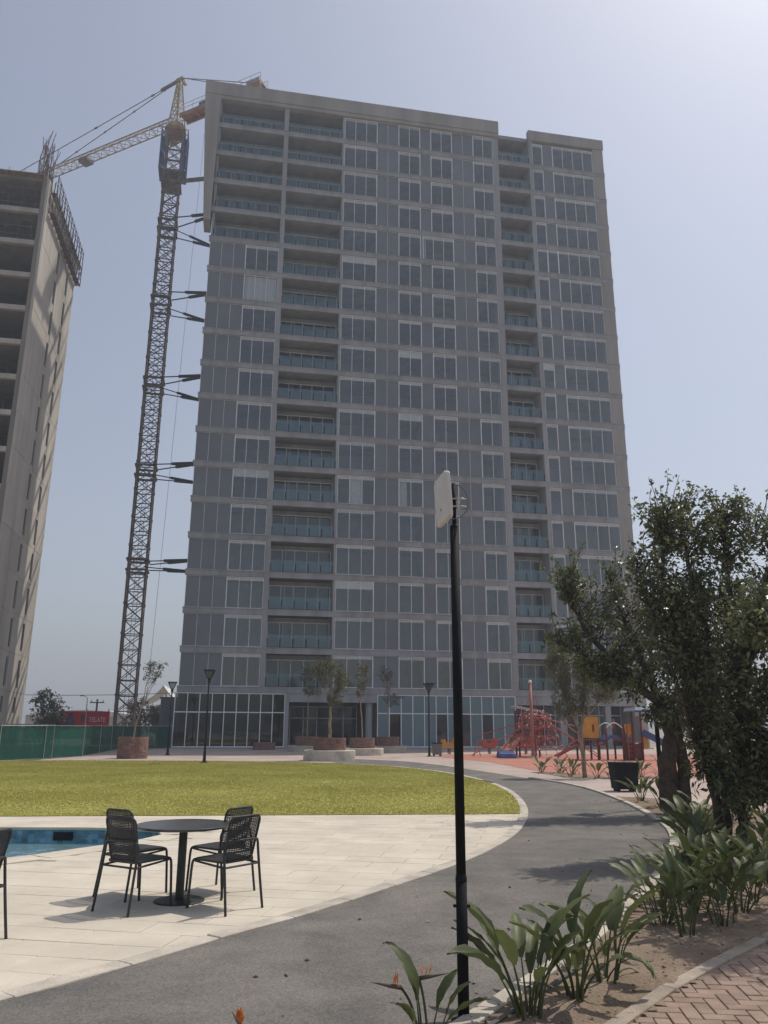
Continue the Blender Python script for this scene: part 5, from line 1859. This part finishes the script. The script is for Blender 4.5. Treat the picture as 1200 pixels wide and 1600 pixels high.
# ------------------------------------------------------------------ lamps, bins
def build_lamp():
    l = thing('park_lamp', 'x', 'street lamp')
    MB().lathe([(0.16, 0), (0.16, 0.03), (0.08, 0.06), (0.065, 0.5), (0.055, 0.55)], 16).build('base', 'black_metal', l)
    MB().tube([(0, 0, 0.5), (0, 0, 3.75)], [0.05, 0.042], 12).build('post', 'black_metal', l, smooth=True)
    MB().lathe([(0.045, 3.7), (0.075, 3.76), (0.085, 3.86), (0.05, 3.9)], 14).build('neck', 'black_metal', l)
    hd = MB()
    for k in range(4):
        a = R(45 + 90 * k); b = R(135 + 90 * k)
        lo = lambda t: (0.11 * math.cos(t), 0.11 * math.sin(t), 3.9)
        hi = lambda t: (0.33 * math.cos(t), 0.33 * math.sin(t), 4.28)
        hd.bar(lo(a), hi(a), 0.025)
        hd.bar(lo(a), lo(b), 0.02); hd.bar(hi(a), hi(b), 0.03)
    hd.build('lamp_frame', 'black_metal', l)
    g = MB()
    q = lambda r_, z: [(r_ * math.cos(R(45 + 90 * k)), r_ * math.sin(R(45 + 90 * k)), z) for k in range(4)]
    g.hexa(q(0.10, 3.91), q(0.31, 4.27)); g.build('lamp_glass', 'shop_glass', l)
    r_ = MB(); r_.hexa(q(0.38, 4.29), q(0.38, 4.33)); r_.build('lamp_roof', 'black_metal', l)
    return l


def lamps():
    src = build_lamp()
    for i, (x, y, lab) in enumerate([(-8.45, 39.2, 'black park lamp on the lawn edge before the dark glass'),
                                     (-13.0, 49.9, 'black park lamp standing at the left corner of the tower'),
                                     (2.81, 49.9, 'black park lamp before the blue glazing beside a small bin'),
                                     (6.12, 18.3, 'black park lamp hidden in foliage left of the thick trunk')]):
        c = src if i == 0 else copy_tree(src)
        c.location = (x, y, 0.0 if i else 0.02); c.rotation_euler = (0, 0, R(8 + 11 * i))
        tag(c, lab, 'street lamp', 'black park lamps')
    b = thing('litter_bin', 'black rectangular litter bin at the path edge', 'bin', (6.78, 23.4, 0), R(4))
    MB().hexa([(-0.29, -0.24, 0.06), (0.29, -0.24, 0.06), (0.29, 0.24, 0.06), (-0.29, 0.24, 0.06)],
              [(-0.335, -0.28, 0.74), (0.335, -0.28, 0.74), (0.335, 0.28, 0.74), (-0.335, 0.28, 0.74)]).build('body', 'black_metal', b)
    for k in range(9):
        x0 = -0.27 + k * 0.0675
        s = 0.335 / 0.29
        MB().hexa([(x0 - 0.028, -0.252, 0.07), (x0 + 0.028, -0.252, 0.07), (x0 + 0.028, -0.238, 0.07), (x0 - 0.028, -0.238, 0.07)],
                  [((x0 - 0.028) * s, -0.292, 0.73), ((x0 + 0.028) * s, -0.292, 0.73), ((x0 + 0.028) * s, -0.278, 0.73), ((x0 - 0.028) * s, -0.278, 0.73)]).build('slat', 'black_metal', b)
    MB().box(-0.345, 0.345, -0.30, 0.30, 0.741, 0.775).build('rim', 'black_metal', b)
    for x in (-0.22, 0.22):
        MB().box(x - 0.03, x + 0.03, -0.2, 0.2, 0.0, 0.06).build('foot', 'black_metal', b)
    b = thing('litter_bin', 'small dark square bin beside the lamp at the glazing', 'bin', (3.3, 50.2, 0), R(5))
    MB().box(-0.26, 0.26, -0.24, 0.24, 0.10, 0.74).build('body', 'grey_plastic', b)
    MB().box(-0.30, 0.30, -0.28, 0.28, 0.741, 0.80).build('rim', 'black_metal', b)
    for x in (-0.2, 0.2):
        for y in (-0.18, 0.18):
            MB().box(x - 0.03, x + 0.03, y - 0.03, y + 0.03, 0, 0.10).build('foot', 'black_metal', b)


lamps()


# ------------------------------------------------------------------ playground
def playground():
    rng = random.Random(12)
    # rope climber
    n = thing('rope_climber', 'red rope climbing net strung from a tall pale red mast', 'climber', (8.68, 47.7, 0))
    MB().tube([(0, 0, 0), (0, 0, 4.25)], [0.10, 0.085], 12).build('mast', 'mast_paint', n, smooth=True)
    MB().lathe([(0.09, 4.25), (0.12, 4.3), (0.08, 4.4), (0.01, 4.44)], 12).build('mast_cap', 'white_paint', n)
    K = 12
    rings = [(0.45, 2.6), (0.8, 2.35), (1.05, 1.85), (1.2, 1.2), (1.45, 0.6)]
    ropes = MB(); knot = MB().lathe([(0.01, -0.05), (0.05, 0), (0.01, 0.05)], 6).mesh('rope_connector', 'white_paint')
    P_ = lambda k, q: (rings[q][0] * math.cos(2 * PI * k / K) * 1.05 + 0.45 + 0.15 * math.sin(k * 1.7 + q * 2.3), rings[q][0] * math.sin(2 * PI * k / K) + 1.4, rings[q][1] + 0.12 * math.sin(k * 2.1 + q))
    for k in range(K):
        if k % 3 == 0: ropes.tube([(0, 0, 3.9), P_(k, 0)], 0.012, 4)
        for q in range(len(rings)):
            if q: ropes.tube([P_(k, q - 1), P_(k, q)], 0.016, 4)
            ropes.tube([P_(k, q), P_((k + 1) % K, q)], 0.016, 4)
            p = P_(k, q); put('rope_connector', knot, n, p)
            if q: ropes.tube([P_(k, q), P_((k + 1) % K, q - 1)], 0.013, 4)
        a = 2 * PI * k / K
        ropes.tube([P_(k, 4), (1.9 * math.cos(a) + 0.45, 1.9 * math.sin(a) + 1.4, 0.02)], 0.013, 4)
        # inner web
        ropes.tube([P_(k, 2), (0.1 * math.cos(a) + 0.45, 0.1 * math.sin(a) + 1.4, 1.6)], 0.013, 4)
        ropes.tube([P_(k, 3), (0.1 * math.cos(a) + 0.45, 0.1 * math.sin(a) + 1.4, 0.9)], 0.013, 4)
        ropes.tube([P_(k, 1), (0.1 * math.cos(a) + 0.45, 0.1 * math.sin(a) + 1.4, 2.2)], 0.013, 4)
    for i in range(26):
        a, b = rng.random() * 6.28, rng.random() * 6.28
        r1, r2 = rng.uniform(0.2, 1.2), rng.uniform(0.2, 1.2)
        z1, z2 = rng.uniform(0.4, 2.4), rng.uniform(0.4, 2.4)
        ropes.tube([(r1 * math.cos(a) + 0.45, r1 * math.sin(a) + 1.4, z1), (r2 * math.cos(b) + 0.45, r2 * math.sin(b) + 1.4, z2)], 0.012, 4)
    ropes.build('rope_net', 'rope_red', n)
    # straining lines to the sides
    for (x, y, z) in ((4.2, 1.5, 0.15), (3.6, -0.6, 0.1), (-3.4, 1.5, 0.1), (-2.9, 3.0, 1.2), (3.9, 2.5, 1.6)):
        MB().tube([(0.6, 0.4, 2.3), (x, y, z)], 0.03, 5).build('guy_rope', 'rope_red', n)
    # slide unit behind the net
    s = thing('slide_tower', 'play tower with pale roof, sloping slide and blue slide foot', 'slide', (8.9, 50.6, 0))
    for x in (-0.6, 0.6):
        for y in (-0.6, 0.6):
            MB().tube([(x, y, 0), (x, y, 2.75)], 0.06, 8).build('post', 'maroon_paint', s, smooth=True)
    MB().box(-0.7, 0.7, -0.7, 0.7, 1.25, 1.35).build('platform', 'maroon_paint', s)
    MB().hexa([(-0.85, -0.8, 2.95), (0.9, -0.8, 2.62), (0.9, 0.8, 2.62), (-0.85, 0.8, 2.95)], [(-0.85, -0.8, 3.03), (0.9, -0.8, 2.70), (0.9, 0.8, 2.70), (-0.85, 0.8, 3.03)]).build('roof', 'pale_roof', s)
    MB().bar((-0.6, -0.7, 1.3), (-1.75, -2.6, 0.28), 0.5, 0.08).build('slide_bed', 'mast_paint', s)
    for d in (-0.27, 0.27):
        MB().bar((-0.6 + d, -0.7, 1.4), (-1.75 + d, -2.6, 0.38), 0.05, 0.22).build('slide_side', 'mast_paint', s)
    MB().hexa([(-2.3, -3.3, 0.02), (-1.2, -3.3, 0.02), (-1.2, -2.5, 0.02), (-2.3, -2.5, 0.02)], [(-2.2, -3.2, 0.28), (-1.3, -3.2, 0.28), (-1.3, -2.5, 0.42), (-2.2, -2.5, 0.42)]).build('slide_foot', 'blue_paint', s, bevel=0.04)
    MB().box(0.55, 0.65, -0.55, 0.55, 1.35, 2.0).build('side_panel', 'red_paint', s)
    # main play structure
    p = thing('play_structure', 'red post play structure with yellow panels and arched blue bridge', 'play structure', (12.0, 45.2, 0), R(6))
    posts = [(-1.0, 0, 2.2), (-0.2, 0, 2.2), (-1.0, 1.1, 2.6), (-0.2, 1.1, 2.4), (0.28, -0.1, 1.75), (0.28, 1.1, 1.75), (1.2, -0.1, 1.75), (1.2, 1.1, 2.2), (1.75, -0.2, 2.0), (2.25, -0.2, 2.75), (2.25, 1.0, 2.75), (1.75, 1.0, 2.0), (3.1, -0.3, 1.6), (3.6, 0.9, 1.6)]
    for x, y, h in posts:
        MB().tube([(x, y, 0), (x, y, h)], 0.06, 8).build('post', 'maroon_paint', p, smooth=True)
    MB().box(-1.05, -0.12, -0.07, -0.03, 1.18, 2.3).build('yellow_panel', 'yellow_paint', p)
    MB().box(-0.5, -0.38, -0.075, -0.071, 1.5, 1.9).build('panel_slot', 'maroon_paint', p)
    MB().box(-1.1, -0.1, 0.02, 1.2, 1.02, 1.10).build('platform', 'maroon_paint', p)
    arch = [(0.28 + 0.92 * i / 10, 1.45 + 0.28 * math.sin(PI * i / 10)) for i in range(11)]
    for y in (-0.12, 1.12):
        MB().tube([(a, y, z + 0.25) for a, z in arch], 0.03, 6).build('arch_rail', 'white_paint', p)
    for a, b in zip(arch[:-1], arch[1:]):
        MB().bar((a[0] + 0.005, 0.5, a[1] - 0.42), (b[0] - 0.005, 0.5, b[1] - 0.42), 1.15, 0.1).build('bridge_plank', 'blue_paint', p)
    for z in np.arange(0.25, 1.5, 0.25):
        MB().tube([(1.45, -0.2, z), (1.75, -0.2, z)], 0.02, 6).build('ladder_rung', 'red_paint', p)
    MB().tube([(1.45, -0.2, 0), (1.45, -0.2, 1.9)], 0.03, 6).build('ladder_rail', 'red_paint', p)
    MB().add([(1.3, -0.16, 1.9), (1.75, -0.16, 1.95), (1.7, -0.16, 1.4), (1.5, -0.16, 1.25), (1.35, -0.16, 1.5)] + [(1.3, -0.12, 1.9), (1.75, -0.12, 1.95), (1.7, -0.12, 1.4), (1.5, -0.12, 1.25), (1.35, -0.12, 1.5)],
             [(0, 1, 2, 3, 4), (9, 8, 7, 6, 5)] + [(i, (i + 1) % 5, 5 + (i + 1) % 5, 5 + i) for i in range(5)]).build('yellow_wing', 'yellow_paint', p)
    MB().lathe([(0.22, 0), (0.22, 0.03)], 16, (0, 0, 0)).build('yellow_disc', 'yellow_paint', p).location = (2.55, -0.3, 1.7)
    MB().box(1.85, 2.2, -0.22, -0.16, 0.95, 2.35).build('grey_panel', 'grey_plastic', p)
    MB().box(1.55, 2.3, -0.15, 0.9, 0.02, 0.95).build('crawl_box', 'maroon_paint', p, bevel=0.08)
    MB().hexa([(1.85, -0.45, 2.62), (2.75, -0.45, 2.68), (2.75, 1.2, 2.68), (1.85, 1.2, 2.62)], [(1.95, -0.35, 2.82), (2.65, -0.35, 2.86), (2.65, 1.1, 2.86), (1.95, 1.1, 2.82)]).build('roof', 'pale_roof', p)
    MB().box(1.82, 2.78, -0.5, -0.46, 2.55, 2.66).build('roof_trim', 'blue_paint', p)
    MB().bar((2.35, -0.1, 1.5), (3.3, -0.5, 0.95), 0.55, 0.35).build('blue_slide', 'blue_paint', p)
    MB().box(2.3, 2.55, -0.28, -0.22, 0.6, 1.35).build('orange_panel', 'yellow_paint', p)
    MB().bar((-0.2, 0.4, 0.75), (0.28, 0.4, 0.95), 0.8, 0.06).build('ramp', 'maroon_paint', p)
    MB().bar((-1.0, 0.5, 0.9), (-2.4, 0.6, 0.2), 0.9, 0.06).build('ramp', 'maroon_paint', p)
    MB().tube(catmull([(-1.05, 0.1, 1.1), (-1.6, 0.1, 0.95), (-2.3, 0.1, 0.35), (-2.5, 0.1, 0)], 5), 0.035, 6).build('ramp_rail', 'red_paint', p)
    # spring riders
    for i, (x, y, m1, lab) in enumerate([(4.35, 54.2, 'yellow_paint', 'yellow and red spring rider near the small bin'),
                                         (7.1, 55.0, 'red_paint', 'red spring rider in front of the blue glazing'),
                                         (9.6, 55.4, 'red_paint', 'red spring rider left of the rope climber')]):
        r_ = thing('spring_rider', lab, 'spring rider', (x, y, 0), R(10), 'spring riders')
        coil = [(0.11 * math.cos(t * 0.9), 0.11 * math.sin(t * 0.9), 0.02 + 0.4 * t / 36) for t in range(37)]
        MB().tube(coil, 0.02, 5).build('spring', 'dark_steel', r_)
        out = [(-0.5, 0.45), (-0.35, 0.38), (0.3, 0.38), (0.48, 0.5), (0.55, 0.8), (0.45, 1.05), (0.28, 1.0), (0.2, 0.75), (-0.15, 0.68), (-0.3, 0.95), (-0.5, 0.9)]
        for yy in (-0.16, 0.13):
            mb = MB(); k = len(out)
            tris = tessellate_polygon([[Vector((a, b, 0)) for a, b in out]])
            mb.add([(a, yy, b) for a, b in out] + [(a, yy + 0.03, b) for a, b in out],
                   [tuple(t) for t in tris] + [tuple(q + k for q in t) for t in tris] + [(j, (j + 1) % k, k + (j + 1) % k, k + j) for j in range(k)])
            mb.build('side_panel', m1, r_)
        MB().box(-0.2, 0.15, -0.13, 0.13, 0.60, 0.66).build('seat', 'red_paint', r_)
        MB().tube([(0.3, -0.28, 0.85), (0.3, 0.28, 0.85)], 0.02, 6).build('handle', 'dark_steel', r_)
    # plain swing frame seen as thin red lines left of the net
    o = thing('balance_beam', 'low thin red balance frame left of the rope climber', 'play frame', (6.3, 50.5, 0))
    for x in (-0.5, 0.9):
        MB().tube([(x - 0.25, 0, 0), (x, 0, 0.95), (x + 0.2, 0.3, 0)], 0.03, 6).build('leg', 'red_paint', o)
    MB().tube([(-0.5, 0, 0.95), (0.9, 0, 0.95)], 0.03, 6).build('beam', 'red_paint', o)


playground()


# ------------------------------------------------------------------ haze
def build_haze():
    o = MB().box(-905, 905, -125, 1505, -2.3, 86.0).build('haze', None)
    m = bpy.data.materials.new('haze')
    m.use_nodes = True
    n, l = m.node_tree.nodes, m.node_tree.links
    n.remove(n['Principled BSDF'])
    v = n.new('ShaderNodeVolumePrincipled')
    v.inputs['Color'].default_value = (0.84, 0.90, 1.0, 1)
    v.inputs['Density'].default_value = 0.0014
    v.inputs['Anisotropy'].default_value = 0.2
    l.new(v.outputs[0], n['Material Output'].inputs['Volume'])
    o.data.materials.clear()
    o.data.materials.append(m)
    tag(o, 'thin grey haze in the air over the whole site', 'haze', kind='stuff')


build_haze()
